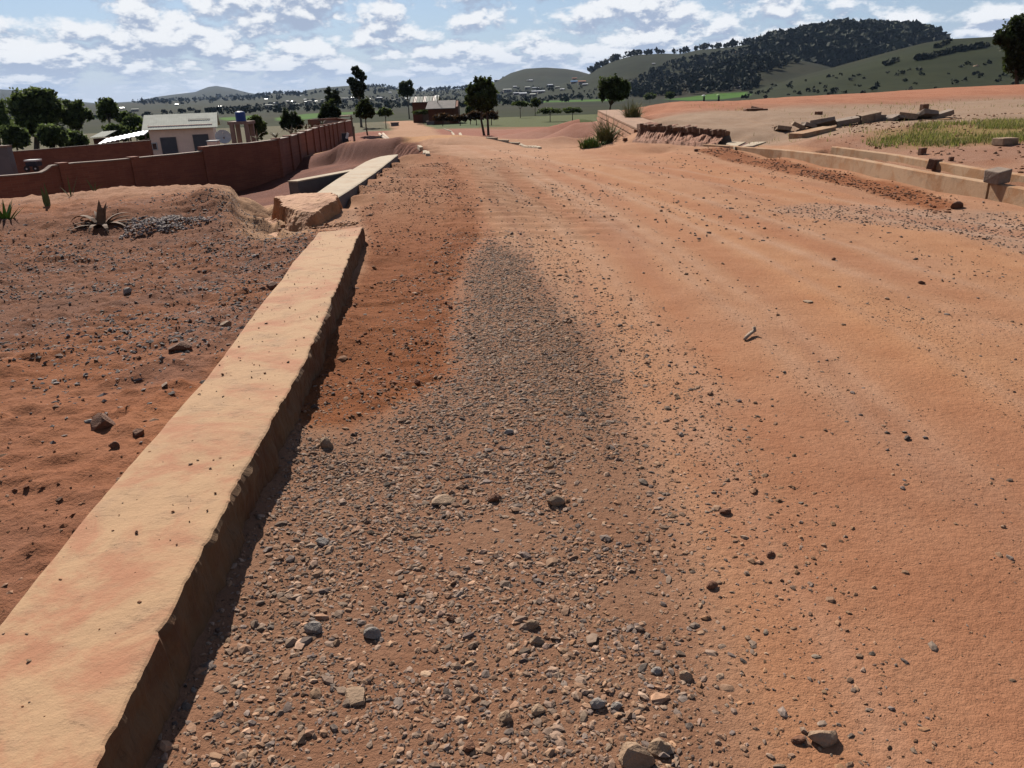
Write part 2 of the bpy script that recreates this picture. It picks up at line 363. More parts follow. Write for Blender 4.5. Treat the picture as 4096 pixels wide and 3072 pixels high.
# ------------------------------------------------------------------ heights of the land
ctl = []
def cp(*pts):
    for p in pts: ctl.append(tuple(map(float, p)))
for yy in (-4, 0, 1, 2, 3, 4.5, 6, 7.5, 9):                      # the road, kerb to drain
    xk = -1.02 - 0.075 * (yy - 2); cp((xk + 0.06, yy, 0), (xk - 0.40, yy, 0.14), (1.2, yy, 0.015), (3.5, yy, 0.02), (5.9, yy, 0))
for yy in (11, 13, 15, 17.5): cp((-2.36, yy, 0.13 if yy < 12 else .21), (-2.58, yy, 0.05 if yy < 12 else .20), (-1.8, yy, .07), (-2.95, yy, -0.25 - 0.07 * (yy - 11)), (0.5, yy, 0.02), (3, yy, 0.03), (5.9, yy, 0))
cp((-2.45, 19.4, .20), (-2.4, 20.3, 0.10), (-2.36, 12, .19), (-2.36, 14, .21), (-2.36, 16, .21), (-2.6, 16, .19), (-2.6, 14, .19), (-1, 20, 0.02), (1.5, 20, 0), (4, 20, 0), (5.3, 20.5, -0.03), (-2.6, 23, -0.1), (0, 24, -0.1), (3, 24, -0.1), (-2, 28, -0.3), (1, 30, -0.4), (-4, 33, -0.45), (3.6, 30, -0.55))
cp((-2.2, 9.7, 0.02), (-1.9, 9.1, 0.0), (-2.3, 10.4, 0.02))
# left bank
for yy, zz in ((0, .12), (2, .12), (4, .13), (6, .08), (7.5, .04), (9, .12)):
    cp((-2.6 if yy < 8 else -2.75, yy, zz), (-4.5, yy, zz), (-8, yy, zz + 0.03), (-14, yy, zz + 0.05))
cp((-4.2, 10.6, .33), (-6, 10.4, .27), (-8, 10.2, .25), (-12, 10, .25), (-4.5, 12.4, .32), (-6.4, 13.2, .30), (-8, 12.2, .28), (-12, 12, .27), (-3.35, 10.6, .2), (-3.9, 12.2, .22), (-18, 11, .25), (-30, 11, .2))
cp((-5, 15.5, -0.6), (-7, 16.5, -0.9), (-10, 16, -1.0), (-16, 16, -1.1), (-30, 16, -1.2), (-5.2, 14.2, 0.0))
cp((-2.55, 9.4, 0.0), (-2.8, 9.9, 0.0), (-3.1, 10.3, -0.04), (-3.55, 11.6, -0.22), (-4.1, 13, -0.38), (-4.4, 15, -0.62), (-3.4, 13.4, -0.42), (-2.75, 12, -0.25))
cp((-5, 19, -0.85), (-4, 18, -0.75), (-7, 22, -1.25), (-5, 24, -1.3), (-3.3, 21, -0.55), (-9, 26, -1.8), (-14, 24, -1.9), (-25, 24, -2.0), (-40, 24, -2.2))
# dark bank and side road left of the main road
_em = np.array([(1340, 588, 40), (1360, 585, 39), (1426, 577, 37), (1480, 573, 35.5), (1539, 569, 34), (1584, 562, 33), (1630, 565, 30), (1652, 580, 27), (1697, 612, 22.5)], float)
for t in np.linspace(0, len(_em) - 1, 26):
    q0 = [np.interp(t, np.arange(len(_em)), _em[:, k]) for k in range(3)]; q_ = at(q0[0], q0[1], y=q0[2]); k = float(sst(23, 29, q0[2]))
    cp(q_, q_ + [.3, 1.4, 0.0], q_ + [.1, -.7, -.32 - .36 * k], q_ + [-.3, -1.9, -.45 - .30 * k])
cp((-8.5, 31.5, -1.65), (-10, 33, -2.0))
cp((-9, 41, -1.0), (-6, 39, -0.75), (-13, 44, -1.6), (-10, 48, -1.5), (-7, 46, -1.3), (-5, 42, -0.9))
# beyond the wall
cp((-16, 33, -2.5), (-25, 36, -2.6), (-13, 48, -2.6), (-20, 55, -2.8), (-40, 50, -3), (-14, 66, -2.4), (-35, 80, -3.2), (-60, 60, -3.2), (-60, 100, -3.6), (-25, 100, -2.9), (-62, 20, -2.3), (-62, 0, 0))
# road running down and the red basin
cp((-3.5, 40, -0.85), (-5.5, 52, -1.25), (-7.4, 65, -1.5), (-10, 88, -1.8), (-13.5, 112, -2.05), (-17, 128, -2.3), (-9, 60, -1.2), (-12, 70, -1.3), (-10.5, 56, -1.0))
cp((1, 40, -1.0), (0, 52, -1.45), (-2, 64, -1.6), (4, 60, -1.7), (6, 75, -1.75), (-3, 80, -1.75), (10, 95, -2.2), (0, 110, -2.1), (3.2, 36, -0.95), (4.3, 44, -1.2), (5.5, 52, -1.4))
# right: drain line and terrace
for p in ((7.3, 4), (7.3, 9), (7.4, 11), (7.4, 13.5)): cp((p[0], p[1], .24))
cp((9, 6, .3), (9, 10, .32), (9.2, 14.4, .38), (12, 14, .42), (8, 17, .4), (7.0, 18, .36), (9, 20, .5), (12, 20, .52), (16, 20, .55), (20, 12, .5), (24, 22, .6), (6.4, 20.5, .3), (5.6, 22, .46), (7, 24, .56), (11, 25, .56))
MAS_A = at(2390, 437, y=37.0); MAS_B = at(2550, 508, y=23.4)
for t in np.linspace(0, 1, 7):
    p = MAS_A * (1 - t) + MAS_B * t; zt = MAS_A[2] * (1 - t) + MAS_B[2] * t
    cp((p[0] + 0.95, p[1], zt - 0.08), (p[0] - 0.45, p[1], -0.95 * (1 - t) + .02 * t))
cp((MAS_B[0] - .3, MAS_B[1] - .5, .02), (MAS_B[0] + .2, MAS_B[1] - .6, .02))
BK_T0, BK_T1, BK_F0, BK_F1 = at(2562, 503, y=22.6), at(2900, 530, y=20.7), at(2530, 561, y=21.9), at(2870, 577, y=20.0)
for t in np.linspace(0, 1, 9):
    p, q = BK_T0 * (1 - t) + BK_T1 * t, BK_F0 * (1 - t) + BK_F1 * t
    cp(p + [.3, .5, -.02], p + [.8, 1.6, .03], q + [-.05, -.25, -.03], q * .65 + p * .35 + [0, 0, -.30 * (1 - t) - .22 * t])
cp((6.6, 17.3, .20), (6.2, 18.6, .14), (6.6, 20, .16))
for px, py, yy in ((2560, 432, 33), (2800, 415, 36), (3000, 405, 40), (3500, 375, 46), (4090, 348, 50), (4600, 320, 52)): cp(at(px, py, y=yy)); p = at(px, py, y=yy); cp((p[0] * 1.25, yy + 12, p[2] - 1.9))
cp((9, 30, .62), (16, 32, .66), (24, 34, .7), (14, 27, .55), (9, 60, -1.9), (14, 80, -2.4), (30, 90, -2.6), (60, 100, -2.8), (60, 50, -0.5), (60, 20, .8), (60, 0, .8), (30, 0, .6))
cp(at(2300, 487, y=40), at(2330, 470, y=48), at(2220, 500, y=48), at(2250, 540, y=34))       # spoil heap in front of the masonry end
ctl = np.array(ctl)
def warp(x, y):
    yy = np.maximum(y, -6) + 8.0
    return 14.0 * x / yy * 1.3, 22.0 * np.log(yy / 8.0)
_cu, _cv = warp(ctl[:, 0], ctl[:, 1])
_A = np.hypot(_cu[:, None] - _cu[None], _cv[:, None] - _cv[None]); _n = len(ctl)
_S = np.zeros((_n + 1, _n + 1)); _S[:_n, :_n] = _A - 1e-4 * np.eye(_n); _S[:_n, _n] = 1; _S[_n, :_n] = 1
_w = np.linalg.lstsq(_S, np.r_[ctl[:, 2], 0], rcond=None)[0]
def near_z(x, y):
    x = np.asarray(x, float); y = np.asarray(y, float); u, v = warp(x, y); z = np.full(u.shape, _w[_n])
    for i in range(_n): z += _w[i] * np.sqrt((u - _cu[i]) ** 2 + (v - _cv[i]) ** 2 + 0.0025)
    return z

RIDGES = [   # (metres away, front width, back width, crest line in photograph pixels)
    (6500, 3300, 1600, [(-700, 330), (-300, 338), (0, 357), (100, 362), (200, 385), (300, 405), (400, 414), (560, 404), (620, 388), (700, 377), (780, 368), (830, 348), (865, 343), (920, 352), (990, 370), (1060, 382), (1150, 392), (1400, 392), (1700, 388), (2100, 380), (2600, 360)]),
    (3600, 1900, 900, [(-500, 440), (600, 440), (900, 425), (1040, 384), (1090, 371), (1150, 374), (1190, 376), (1230, 360), (1300, 350), (1380, 344), (1440, 341), (1480, 341), (1530, 346), (1600, 358), (1700, 365), (1800, 358), (1900, 349), (2000, 345), (2200, 335), (2500, 330)]),
    (2300, 700, 500, [(1750, 375), (1850, 362), (1930, 345), (1990, 322), (2040, 293), (2100, 275), (2180, 270), (2260, 275), (2310, 283), (2350, 294), (2400, 312), (2500, 330)]),
    (1500, 620, 500, [(2150, 365), (2250, 335), (2350, 300), (2400, 270), (2450, 245), (2540, 220), (2650, 214), (2720, 216), (2800, 198), (2900, 190), (3000, 176), (3100, 158), (3180, 144), (3260, 122), (3330, 112), (3450, 108), (3550, 110), (3650, 114), (3720, 136), (3780, 158), (3900, 185), (4200, 200), (4700, 230)]),
    (1000, 330, 300, [(2500, 385), (2650, 340), (2800, 300), (2900, 265), (3000, 245), (3100, 235), (3200, 240), (3300, 262), (3400, 300), (3500, 330)]),
    (820, 420, 350, [(2600, 420), (2800, 396), (2950, 370), (3100, 332), (3250, 292), (3400, 250), (3550, 208), (3700, 170), (3790, 156), (3950, 148), (4096, 141), (4400, 122), (4900, 118), (5600, 130)]),
]
_rid = []
for R, wf, wb, pts in RIDGES:
    d = np.array([ray(*p) for p in pts]); az = np.arctan2(d[:, 0], d[:, 1]); te = d[:, 2] / np.hypot(d[:, 0], d[:, 1]); o = np.argsort(az)
    _rid.append((R, wf, wb, az[o], te[o]))
def far_z(x, y):
    x = np.asarray(x, float); y = np.asarray(y, float); r = np.hypot(x, y) + 1e-6; az = np.arctan2(x, y)
    base = -2.3 - 1.2 * sst(120, 200, r) - 4.0 * sst(190, 520, r) - 2.0 * sst(500, 900, r)
    base = base + 14 * sst(900, 3200, r) + 0.5 * fbm(x, y, 120, 3, 41) * sst(200, 500, r) + 1.2 * fbm(x, y, 160, 4, 101) * sst(400, 900, r)
    z = base.copy()
    for i, (R, wf, wb, a, te) in enumerate(_rid):
        fade = 0.05
        T = np.interp(az, a, te); top = EYE + R * T
        edge = sst(a[0] - fade, a[0] + fade * 0.3, az) * (1 - sst(a[-1] - fade * 0.3, a[-1] + fade, az)) if i not in (0,) else 1.0
        wob = 1 + 0.22 * fbm(x, y, wf * 0.7, 3, 60 + i)
        t = np.where(r < R, (r - (R - wf * wob)) / (wf * wob), 1 - (r - R) / wb * 0.8)
        t = np.clip(t, 0, 1); s = t * t * (3 - 2 * t); s = 0.45 * t + 0.55 * s
        rough = 0.10 * fbm(x, y, wf * 0.35, 4, 80 + i) * (1 - t) * t * 4
        hh = base + np.maximum(top - base, 0) * (s + rough) * edge
        z = np.maximum(z, np.where((t > 0), hh, base))
    return z
OUTER_W = np.array([(6.32, 9.40), (6.2, 11.45), (6.2, 14.5), (6.0, 17.0), (5.5, 19.3), (4.9, 20.6), (4.35, 21.2), (3.85, 21.55)])     # drain wall nearest the road
OUT_EXT = np.vstack([(6.45, 3.0), OUTER_W])
IN_OFF = 0.88
def drain_x(y): return np.interp(y, OUT_EXT[:, 1], OUT_EXT[:, 0])
def kerb_r(y): return np.interp(y, (0, 1.27, 2.0, 2.75, 4.07, 4.82, 6.7, 8.58), (-0.88, -0.95, -1.02, -1.07, -1.15, -1.22, -1.42, -1.61))
def kerb_l(y): return np.interp(y, (0, 1.8, 2.4, 3.4, 4.1, 6.7, 8.3), (-1.36, -1.48, -1.53, -1.59, -1.65, -1.90, -2.04))
ROAD_C = [(2.45, -5), (2.4, 8), (1.6, 18), (-0.4, 28), (-3.2, 40), (-5.5, 52), (-7.4, 65), (-10, 88), (-13.5, 112), (-17, 130)]
def Zf(x, y, micro=True):
    x = np.asarray(x, float); y = np.asarray(y, float); r = np.hypot(x, y)
    k = sst(85, 150, r); z = np.zeros(np.broadcast(x, y).shape)
    nz = near_z(x, y) if np.min(r) < 150 else 0.0
    fz = far_z(x, y) if np.max(r) > 85 else 0.0
    z = nz * (1 - k) + fz * k
    # drain channel
    dx = x - drain_x(y); inside = sst(0.02, 0.06, dx) * (1 - sst(IN_OFF - 0.06, IN_OFF - 0.02, dx)) * (1 - sst(16.4, 16.9, y)) * sst(2.5, 3.2, y)
    z = z * (1 - inside) + (-0.22) * inside
    if micro:
        nearw = 1 - sst(25, 70, r)
        z = z + nearw * 0.03 * fbm(x, y, 2.6, 4, 5) * (0.35 + 0.65 * (x < kerb_l(y)) + 0.9 * (x > 7.3)) * (1 + 1.2 * sst(9, 20, y))
    return z
def hit(px, py, r0=1.0, r1=9000, lift=0.0):
    d = ray(px, py); d = d / math.hypot(d[0], d[1]); r = np.geomspace(r0, r1, 1500)
    z = Zf(d[0] * r, d[1] * r, False); ins = np.where(EYE + d[2] * r < z)[0]
    i = ins[0] if len(ins) else len(r) - 1
    rr = r[i]; return np.array([d[0] * rr, d[1] * rr, float(Zf(np.array([d[0] * rr]), np.array([d[1] * rr]))[0]) + lift])
def gz(x, y): return float(Zf(np.array([x]), np.array([y]))[0])

# ------------------------------------------------------------------ near land sheet
def steps(segs):
    out = [segs[0][0]]
    for a, b, d0, d1 in segs:
        x = a; n = max(2, int(round((b - a) / ((d0 + d1) / 2)))); t = np.linspace(0, 1, n + 1)[1:]
        s = d0 * t + (d1 - d0) * t * t / 2; s = s / s[-1]; out += list(a + (b - a) * s)
    return np.array(out)
XS = np.r_[-steps([(5.0, 9, .04, .12), (9, 20, .12, .6), (20, 75, .6, 3.0)])[::-1], steps([(-5.0, 7.5, .038, .038)])[1:-1], steps([(7.5, 12, .04, .10), (12, 24, .10, .6), (24, 75, .6, 3.0)])]
YS = steps([(-5, 0.9, .5, .06), (0.9, 7.5, .026, .028), (7.5, 13, .028, .06), (13, 28, .06, .14), (28, 70, .14, .5), (70, 128, .5, 1.0)])
GX, GY = np.meshgrid(XS, YS)
def soft(d, w): return 1 - sst(-w, w, d)
P = lambda px, py, z=0.0: at(px, py, z=z)[:2]
k22 = 4096 / 2212
def P2(*pts): return [P(a * k22, b * k22) for a, b in pts]
GRAVEL_POLY = P2((330, 1659), (470, 1300), (600, 1020), (640, 960), (760, 950), (870, 875), (985, 800), (960, 730), (1000, 640), (1010, 560), (1060, 515), (1150, 560), (1210, 640), (1290, 730), (1340, 820), (1400, 930), (1430, 1060), (1470, 1200), (1500, 1330), (1540, 1470), (1600, 1660), (1650, 1900), (200, 1900))
DARK_POLY = P2((640, 950), (650, 900), (730, 700), (795, 560), (790, 520), (770, 470), (760, 420), (860, 345), (905, 325), (960, 345), (1010, 420), (1035, 500), (1010, 560), (985, 640), (960, 730), (985, 800), (870, 870), (760, 945))
DARK_R = P2((1560, 330), (1700, 352), (1850, 385), (2000, 420), (2090, 452), (2030, 462), (1930, 430), (1800, 395), (1650, 362), (1500, 332))
GREY_R = P2((1640, 455), (1760, 440), (1900, 445), (2050, 462), (2212, 465), (2260, 560), (2150, 530), (2050, 500), (1900, 490), (1750, 475))

TRACKS = [P2((2700, 1330), (2212, 1000), (1900, 760), (1650, 610), (1450, 500), (1250, 400), (1100, 340), (1000, 312)), P2((2600, 800), (2212, 690), (1900, 585), (1650, 495), (1400, 415), (1200, 362), (1060, 325)), P2((2250, 1420), (1900, 1080), (1650, 840), (1500, 690), (1350, 550), (1200, 450), (1080, 370)), P2((2900, 560), (2400, 530), (1950, 470), (1600, 400), (1300, 350)), P2((2400, 1900), (2100, 1500), (1850, 1180), (1640, 900))]
def track_d(x, y): return np.min([pline(x, y, t) for t in TRACKS], axis=0)
def soil_fields(x, y):
    n = x.shape; r = np.hypot(x, y)
    def C(c): return np.broadcast_to(np.array(c, float), n + (3,)).copy()
    def mix(a, m, c): return a * (1 - m[..., None]) + np.array(c) * m[..., None]
    wx = x + 0.12 * fbm(x, y, 0.8, 4, 21); wy = y + 0.25 * fbm(x, y, 0.8, 4, 22)
    col = C((0.49, 0.205, 0.092)); rel = np.full(n, 0.28)
    kl = kerb_l(y); left = (x < np.where(y < 9, kl + 0.2, -2.55))
    lat = x - np.interp(y, [p[1] for p in ROAD_C], [p[0] for p in ROAD_C])
    # road: pale dusty lanes and redder wheel bands that follow the road
    b1 = fbm(lat * 1.0, y * 0.03, 0.55, 4, 31); b2 = fbm(lat, y * 0.06, 0.18, 3, 33); b3 = fbm(x, y, 1.7, 4, 35)
    col = mix(col, 0.9 * sst(0.05, 0.5, b1), (0.47, 0.165, 0.066)); col = mix(col, 0.6 * sst(0.0, 0.6, -b1), (0.50, 0.245, 0.125))
    col = mix(col, 0.55 * sst(0.05, 0.5, b2), (0.38, 0.15, 0.072)); col = mix(col, 0.5 * sst(0.1, 0.6, b3), (0.46, 0.20, 0.10))
    orange = np.exp(-((lat - 0.15 - 0.02 * (y - 8)) / 0.45) ** 2) + 0.8 * np.exp(-((lat - 2.1) / 0.5) ** 2)
    col = mix(col, 0.6 * np.clip(orange, 0, 1) * sst(2, 4, y), (0.54, 0.215, 0.085))
    td = track_d(x + .03 * fbm(x, y, .9, 3, 36), y); tk_ = soft(td - (.13 + .004 * y), .09); tn_ = .25 + .75 * vnoise(x / 1.3, y / 2.6, 78); col = mix(col, .9 * tk_ * tn_, (0.445, 0.155, 0.062)); te = np.exp(-((td - .30 - .004 * y) / .07) ** 2); col = mix(col, .5 * te * tn_, (0.55, 0.29, 0.165))
    far = sst(15, 26, y); col = mix(col, 0.7 * far, (0.52, 0.235, 0.115))
    nr_ = sst(.4, 1.4, x) * (1 - sst(2.6, 4.6, y + .6 * b3)) ; col = mix(col, .7 * nr_, (0.405, 0.155, 0.072))
    g = soft(sdf(wx, wy, GRAVEL_POLY), 0.18); col = mix(col, 0.85 * g, (0.27, 0.145, 0.088)); rel = np.maximum(rel, 0.35 * g)
    d = soft(sdf(wx, wy, DARK_POLY), 0.10); d *= (0.55 + 0.45 * (1 - sst(8, 12, y)))
    col = mix(col, 0.95 * d, (0.262, 0.088, 0.030)); rel = np.maximum(rel, 0.75 * d)
    mid = soft(np.abs(lat + 2.3) - 0.8, 0.5) * sst(8.5, 11, y) * (1 - sst(18, 24, y)); st = 0.5 + 0.5 * np.sin(y * 14 + 3 * fbm(x, y, 1.2, 2, 3))
    col = mix(col, 0.45 * mid * (0.4 + 0.6 * st), (0.33, 0.125, 0.05)); rel = np.maximum(rel, 0.6 * mid)
    dr = soft(sdf(wx, wy, DARK_R), 0.12); col = mix(col, 0.9 * dr, (0.30, 0.10, 0.036)); rel = np.maximum(rel, 0.75 * dr)
    gr = soft(sdf(wx, wy, GREY_R), 0.15); col = mix(col, 0.35 * gr, (0.40, 0.235, 0.15)); rel = np.maximum(rel, 0.4 * gr)
    # left bank: duller, patchy, gravel-stained
    lb = fbm(x, y, 2.2, 5, 51); lb2 = fbm(x, y, 0.7, 4, 53)
    cl = C((0.335, 0.135, 0.066)); cl = mix(cl, 0.7 * sst(-0.05, 0.5, lb), (0.27, 0.125, 0.075)); cl = mix(cl, 0.8 * sst(0.1, 0.6, -lb), (0.40, 0.15, 0.062)); cl = mix(cl, 0.6 * sst(0.05, 0.5, lb2), (0.25, 0.125, 0.085))
    cl = cl * (1 - .26 * soft(sdf(wx, wy, [(-14, 3.8), (-1.4, 4.4), (-1.7, 7), (-2.4, 9.6), (-4, 10.6), (-14, 10.2)]), 1.0))[..., None] * np.array([1.05, .94, .84]); cl = mix(cl, 0.75 * sst(10.2, 11.6, y + 0.25 * lb) * (1 - sst(14, 18, y)), (0.47, 0.21, 0.105))
    gully = soft(pline(wx, wy, [(-2.7, 9.2), (-3.2, 10.4), (-3.8, 12.2), (-4.6, 16), (-6, 20)]) - 0.45, 0.25); cl = mix(cl, 0.85 * gully, (0.52, 0.25, 0.115))
    cl = mix(cl, sst(15, 19, y), (0.44, 0.19, 0.09))
    lm = left.astype(float); col = col * (1 - lm[..., None]) + cl * lm[..., None]; rel = np.where(left, 0.55, rel)
    # mid distance: red basin, its grass rim, ground behind the wall
    roadfar = soft(pline(wx, wy, ROAD_C) - (2.9 - 0.9 * sst(40, 70, y)), 0.6)
    basin = sst(31, 38, y) * (1 - roadfar); bn = fbm(x, y, 6, 4, 71)
    bc = C((0.36, 0.125, 0.07)); bc = mix(bc, 0.7 * sst(0, 0.5, bn), (0.40, 0.17, 0.10)); bc = mix(bc, 0.6 * sst(0, 0.5, -bn), (0.30, 0.085, 0.045))
    bc = mix(bc, sst(72, 84, y + 8 * bn), (0.10, 0.115, 0.035)); bc = mix(bc, sst(-12.5, -16, x + 2 * bn) * sst(38, 45, y), (0.13, 0.10, 0.045))
    col = col * (1 - basin[..., None]) + bc * basin[..., None]
    col = mix(col, 0.8 * roadfar * sst(30, 40, y), (0.52, 0.235, 0.11))
    # red earth bank towards the side road, darkened in colour for its shaded slope
    sl = soft(sdf(wx, wy, [(-2.4, 20), (-2.2, 22.8), (-2.85, 27.3), (-3.4, 30.4), (-4.2, 33.6), (-4.9, 34.7), (-5.8, 36.2), (-6.7, 37.7), (-7.9, 39.7), (-9.3, 42), (-14, 40), (-14, 34), (-9, 25), (-5, 20.5), (-3.3, 18.8)]), 0.22)
    slc = fbm(x, y, 1.2, 4, 73); col = mix(col, 0.95 * sl, (0.17, 0.05, 0.028)); col = mix(col, 0.6 * sl * sst(.05, .5, slc), (0.27, 0.09, 0.045)); rel = np.maximum(rel, 0.7 * sl)
    side = soft(pline(wx, wy, [(-12, 44.8), (-8.8, 41.2), (-6.3, 38.0), (-4.4, 34.8), (-2.6, 31)]) - 1.2, 0.4) * (1 - sl); col = mix(col, 0.9 * side, (0.58, 0.25, 0.095))
    # right terrace
    inner = drain_x(y) + IN_OFF - 0.05
    rt = ((x > inner) & (y < 22)) | ((x > np.interp(y, (20, MAS_B[1], MAS_A[1]), (5.0, MAS_B[0] + 0.2, MAS_A[0] + 0.2))) & (y >= 20) & (y < 75)); rtn = fbm(x, y, 3, 5, 91); rt2 = fbm(x, y, 0.8, 4, 92)
    rc = C((0.42, 0.185, 0.095)); rc = mix(rc, 0.7 * sst(0, 0.5, rtn), (0.36, 0.17, 0.10)); rc = mix(rc, 0.5 * sst(0, 0.5, rt2), (0.30, 0.12, 0.06))
    rc = mix(rc, 0.85 * sst(17.5, 20, y) * (1 - sst(28, 30.5, y - 0.35 * (x - 8) * 0.6)), (0.40, 0.235, 0.135))
    grass = soft(sdf(wx, wy, [(8.2, 15.6), (9.5, 14.8), (13, 14.2), (17, 14.5), (17, 17.6), (11, 18.2), (8.6, 18.2)]), 0.8); rc = mix(rc, 0.7 * grass, (0.22, 0.19, 0.055))
    ridge = sst(29, 31.5, y - 0.28 * (x - 8)); rc = mix(rc, ridge, (0.50, 0.175, 0.08)); rc = mix(rc, 0.5 * ridge * sst(0.0, 0.5, rt2), (0.40, 0.125, 0.055))
    green = sst(0, 8, y - (40 + 0.42 * (x - 6)) - 3 * rtn); rc = mix(rc, green, (0.10, 0.125, 0.035))
    rm = rt.astype(float); col = col * (1 - rm[..., None]) + rc * rm[..., None]; rel = np.where(rt, 0.6, rel)
    rel = np.where(y > 30, 0.8, rel)
    k = np.maximum(sst(.24, .46, col[..., 0]), .6 * left)[..., None]; col = col * ALB * (1 + k * np.array([-.06, .17, .46]))
    return np.clip(col, 0.01, 1), rel, d, dr, left

col, rel, m_dark, m_darkr, m_left = soil_fields(GX, GY)
GZ = Zf(GX, GY)
nearw = 1 - sst(16, 26, GY)
clod = np.clip(fbm(GX, GY, 0.10, 3, 15, 0.65), -0.2, 1)
GZ = GZ + .035 * fbm(GX, GY, .8, 4, 14, .6) * sst(17, 22, GY) * (1 - sst(60, 80, GY)) * (np.abs(GX - np.interp(GY, [p[1] for p in ROAD_C], [p[0] for p in ROAD_C])) > 2.4)
GZ = GZ + nearw * (0.003 * fbm(GX, GY, 0.15, 3, 11) + (m_dark + m_darkr) * (0.030 * clod + 0.012 * fbm(GX, GY, 0.5, 3, 13)) + m_left * (0.046 * clod + .035 * fbm(GX, GY, .45, 4, 19, .6) + .04 * fbm(GX, GY, 1.3, 3, 18)))
lat = GX - np.interp(GY, [p[1] for p in ROAD_C], [p[0] for p in ROAD_C])
GZ = GZ + (~m_left) * (0.016 * fbm(lat, GY * 0.04, 0.45, 4, 31, .6) + .004 * fbm(GX, GY, .25, 3, 37)) * (GX < 6) * (GY < 25)
_td = track_d(GX + .03 * fbm(GX, GY, .9, 3, 36), GY); GZ = GZ + (~m_left) * (-.006 * soft(_td - .14, .07) + .004 * np.exp(-((_td - .27) / .06) ** 2) + .0012 * soft(_td - .14, .05) * np.sin(GY * 38 + GX * 20)) * (.4 + .8 * vnoise(GX / 1.1, GY / 2.3, 77)) * (1 - sst(14, 20, GY))
_mid = soft(np.abs(lat + 2.0) - 1.0, .5) * sst(7.5, 9.5, GY) * (1 - sst(18, 24, GY)); GZ = GZ + _mid * (~m_left) * (.011 * np.sin(GY * 17 + GX * 5 + 5 * fbm(GX, GY, 1.2, 2, 3)) + .024 * np.clip(fbm(GX, GY, .24, 3, 39), -.3, 1))
GZ += np.exp(-((GX - kerb_r(GY) - 0.02) / 0.10) ** 2) * 0.03 * np.clip(fbm(GX, GY, 0.9, 3, 17) + 0.3, 0, 1) * (GY < 8.6)
_gw = pline(GX + .10 * fbm(GX, GY, .5, 4, 23), GY + .12 * fbm(GX, GY, .5, 4, 24), [(-2.75, 8.9), (-3.2, 10.0), (-3.72, 11.4), (-4.2, 13.0), (-4.7, 14.6)])
GZ -= .12 * (1 - sst(.20, .30, _gw)) * sst(8.4, 9.4, GY) * (1 - sst(14, 16, GY))
# eroded lip of the left bank and small gravel humps
for hx, hy, hr, hh in ((-3.95, 10.9, .5, .20), (-3.5, 9.7, .35, .10), (-4.4, 11.7, .8, .10), (-5.0, 10.0, .5, .10), (-6.6, 7.2, .9, .14), (-7.5, 9.5, 1.2, .10), (-3.2, 4.3, .5, .04), (-5.6, 5.4, .9, .06)):
    GZ += hh * np.exp(-(((GX - hx) / hr) ** 2 + ((GY - hy) / hr) ** 2)) * m_left
# the far rim hides under the outer sheet
nr, nc = GX.shape
idx = np.arange(nr * nc).reshape(nr, nc)
quads = np.stack([idx[:-1, :-1], idx[:-1, 1:], idx[1:, 1:], idx[1:, :-1]], -1).reshape(-1, 4)
V = np.stack([GX, GY, GZ], -1).reshape(-1, 3); CV = col.reshape(-1, 3); RV = rel.reshape(-1)
fx, fy = V[quads, 0].mean(1), V[quads, 1].mean(1)
kl_f = np.where(fy < 9.3, kerb_r(fy) - 0.05, np.where(fy < 20, -2.5, -99))
roadm = (fx > kl_f) & (fx < np.minimum(drain_x(fy) + 0.02, np.interp(fy, (0, 20, 26, 34), (99, 99, 3.2, 0.8)))) & (fy < 33) & ((fy < 20) | (fx > np.interp(fy, (20, 26, 33), (-2.4, -2.6, -4.6))))
roadm |= (pline(fx, fy, ROAD_C) < 2.6) & (fy >= 33)
def sub_sheet(name, mask, mat):
    q = quads[mask]; u, inv = np.unique(q, return_inverse=True)
    o = np_mesh(name, V[u], inv.reshape(-1, 4), mat, True, {'soil': ('POINT', CV[u]), 'relief': ('POINT', RV[u])}); return tag(o, kind='structure')
sub_sheet('dirt_road', roadm, M['soil']); sub_sheet('ground', ~roadm, M['soil'])

# ------------------------------------------------------------------ far land sheet
AZ = np.linspace(math.radians(-88), math.radians(88), 640); RR = np.r_[0.01, 20, 50, np.geomspace(80, 9500, 230)]
A2, R2 = np.meshgrid(AZ, RR); FX, FY = R2 * np.sin(A2), R2 * np.cos(A2)
FZ = Zf(FX, FY, False)
inb = (1 - sst(70, 74, np.abs(FX))) * (1 - sst(123, 127, FY)); FZ = FZ - 2.5 * inb
PX, PY = proj(FX, FY, FZ)
fc = np.broadcast_to(np.array((0.075, 0.095, 0.034)), FX.shape + (3,)).copy()
def fmix(m, c):
    global fc
    fc = fc * (1 - m[..., None]) + np.array(c) * m[..., None]
n1, n2, n3 = fbm(FX, FY, 260, 4, 111), fbm(FX, FY, 70, 4, 112), fbm(FX, FY, 900, 4, 113)
fmix(0.7 * sst(0.0, 0.45, n1), (0.050, 0.070, 0.026)); fmix(0.6 * sst(0.05, 0.45, -n1), (0.115, 0.105, 0.048)); fmix(0.5 * sst(0.1, 0.5, n2), (0.035, 0.050, 0.020))
fmix(0.55 * sst(0.15, 0.5, n3) * (R2 < 3000), (0.12, 0.085, 0.045))
near_green = (1 - sst(160, 330, R2)); fmix(0.7 * near_green, (0.085, 0.115, 0.028))
hillr = soft(sdf(PX, PY, [(2900, 420), (2950, 372), (3250, 300), (3550, 215), (3790, 158), (4600, 120), (4600, 420)]), 18) * (R2 > 300) * (R2 < 1000)
fmix(0.85 * hillr, (0.090, 0.115, 0.036)); fmix(0.5 * hillr * sst(0.0, 0.4, n2), (0.065, 0.085, 0.028))
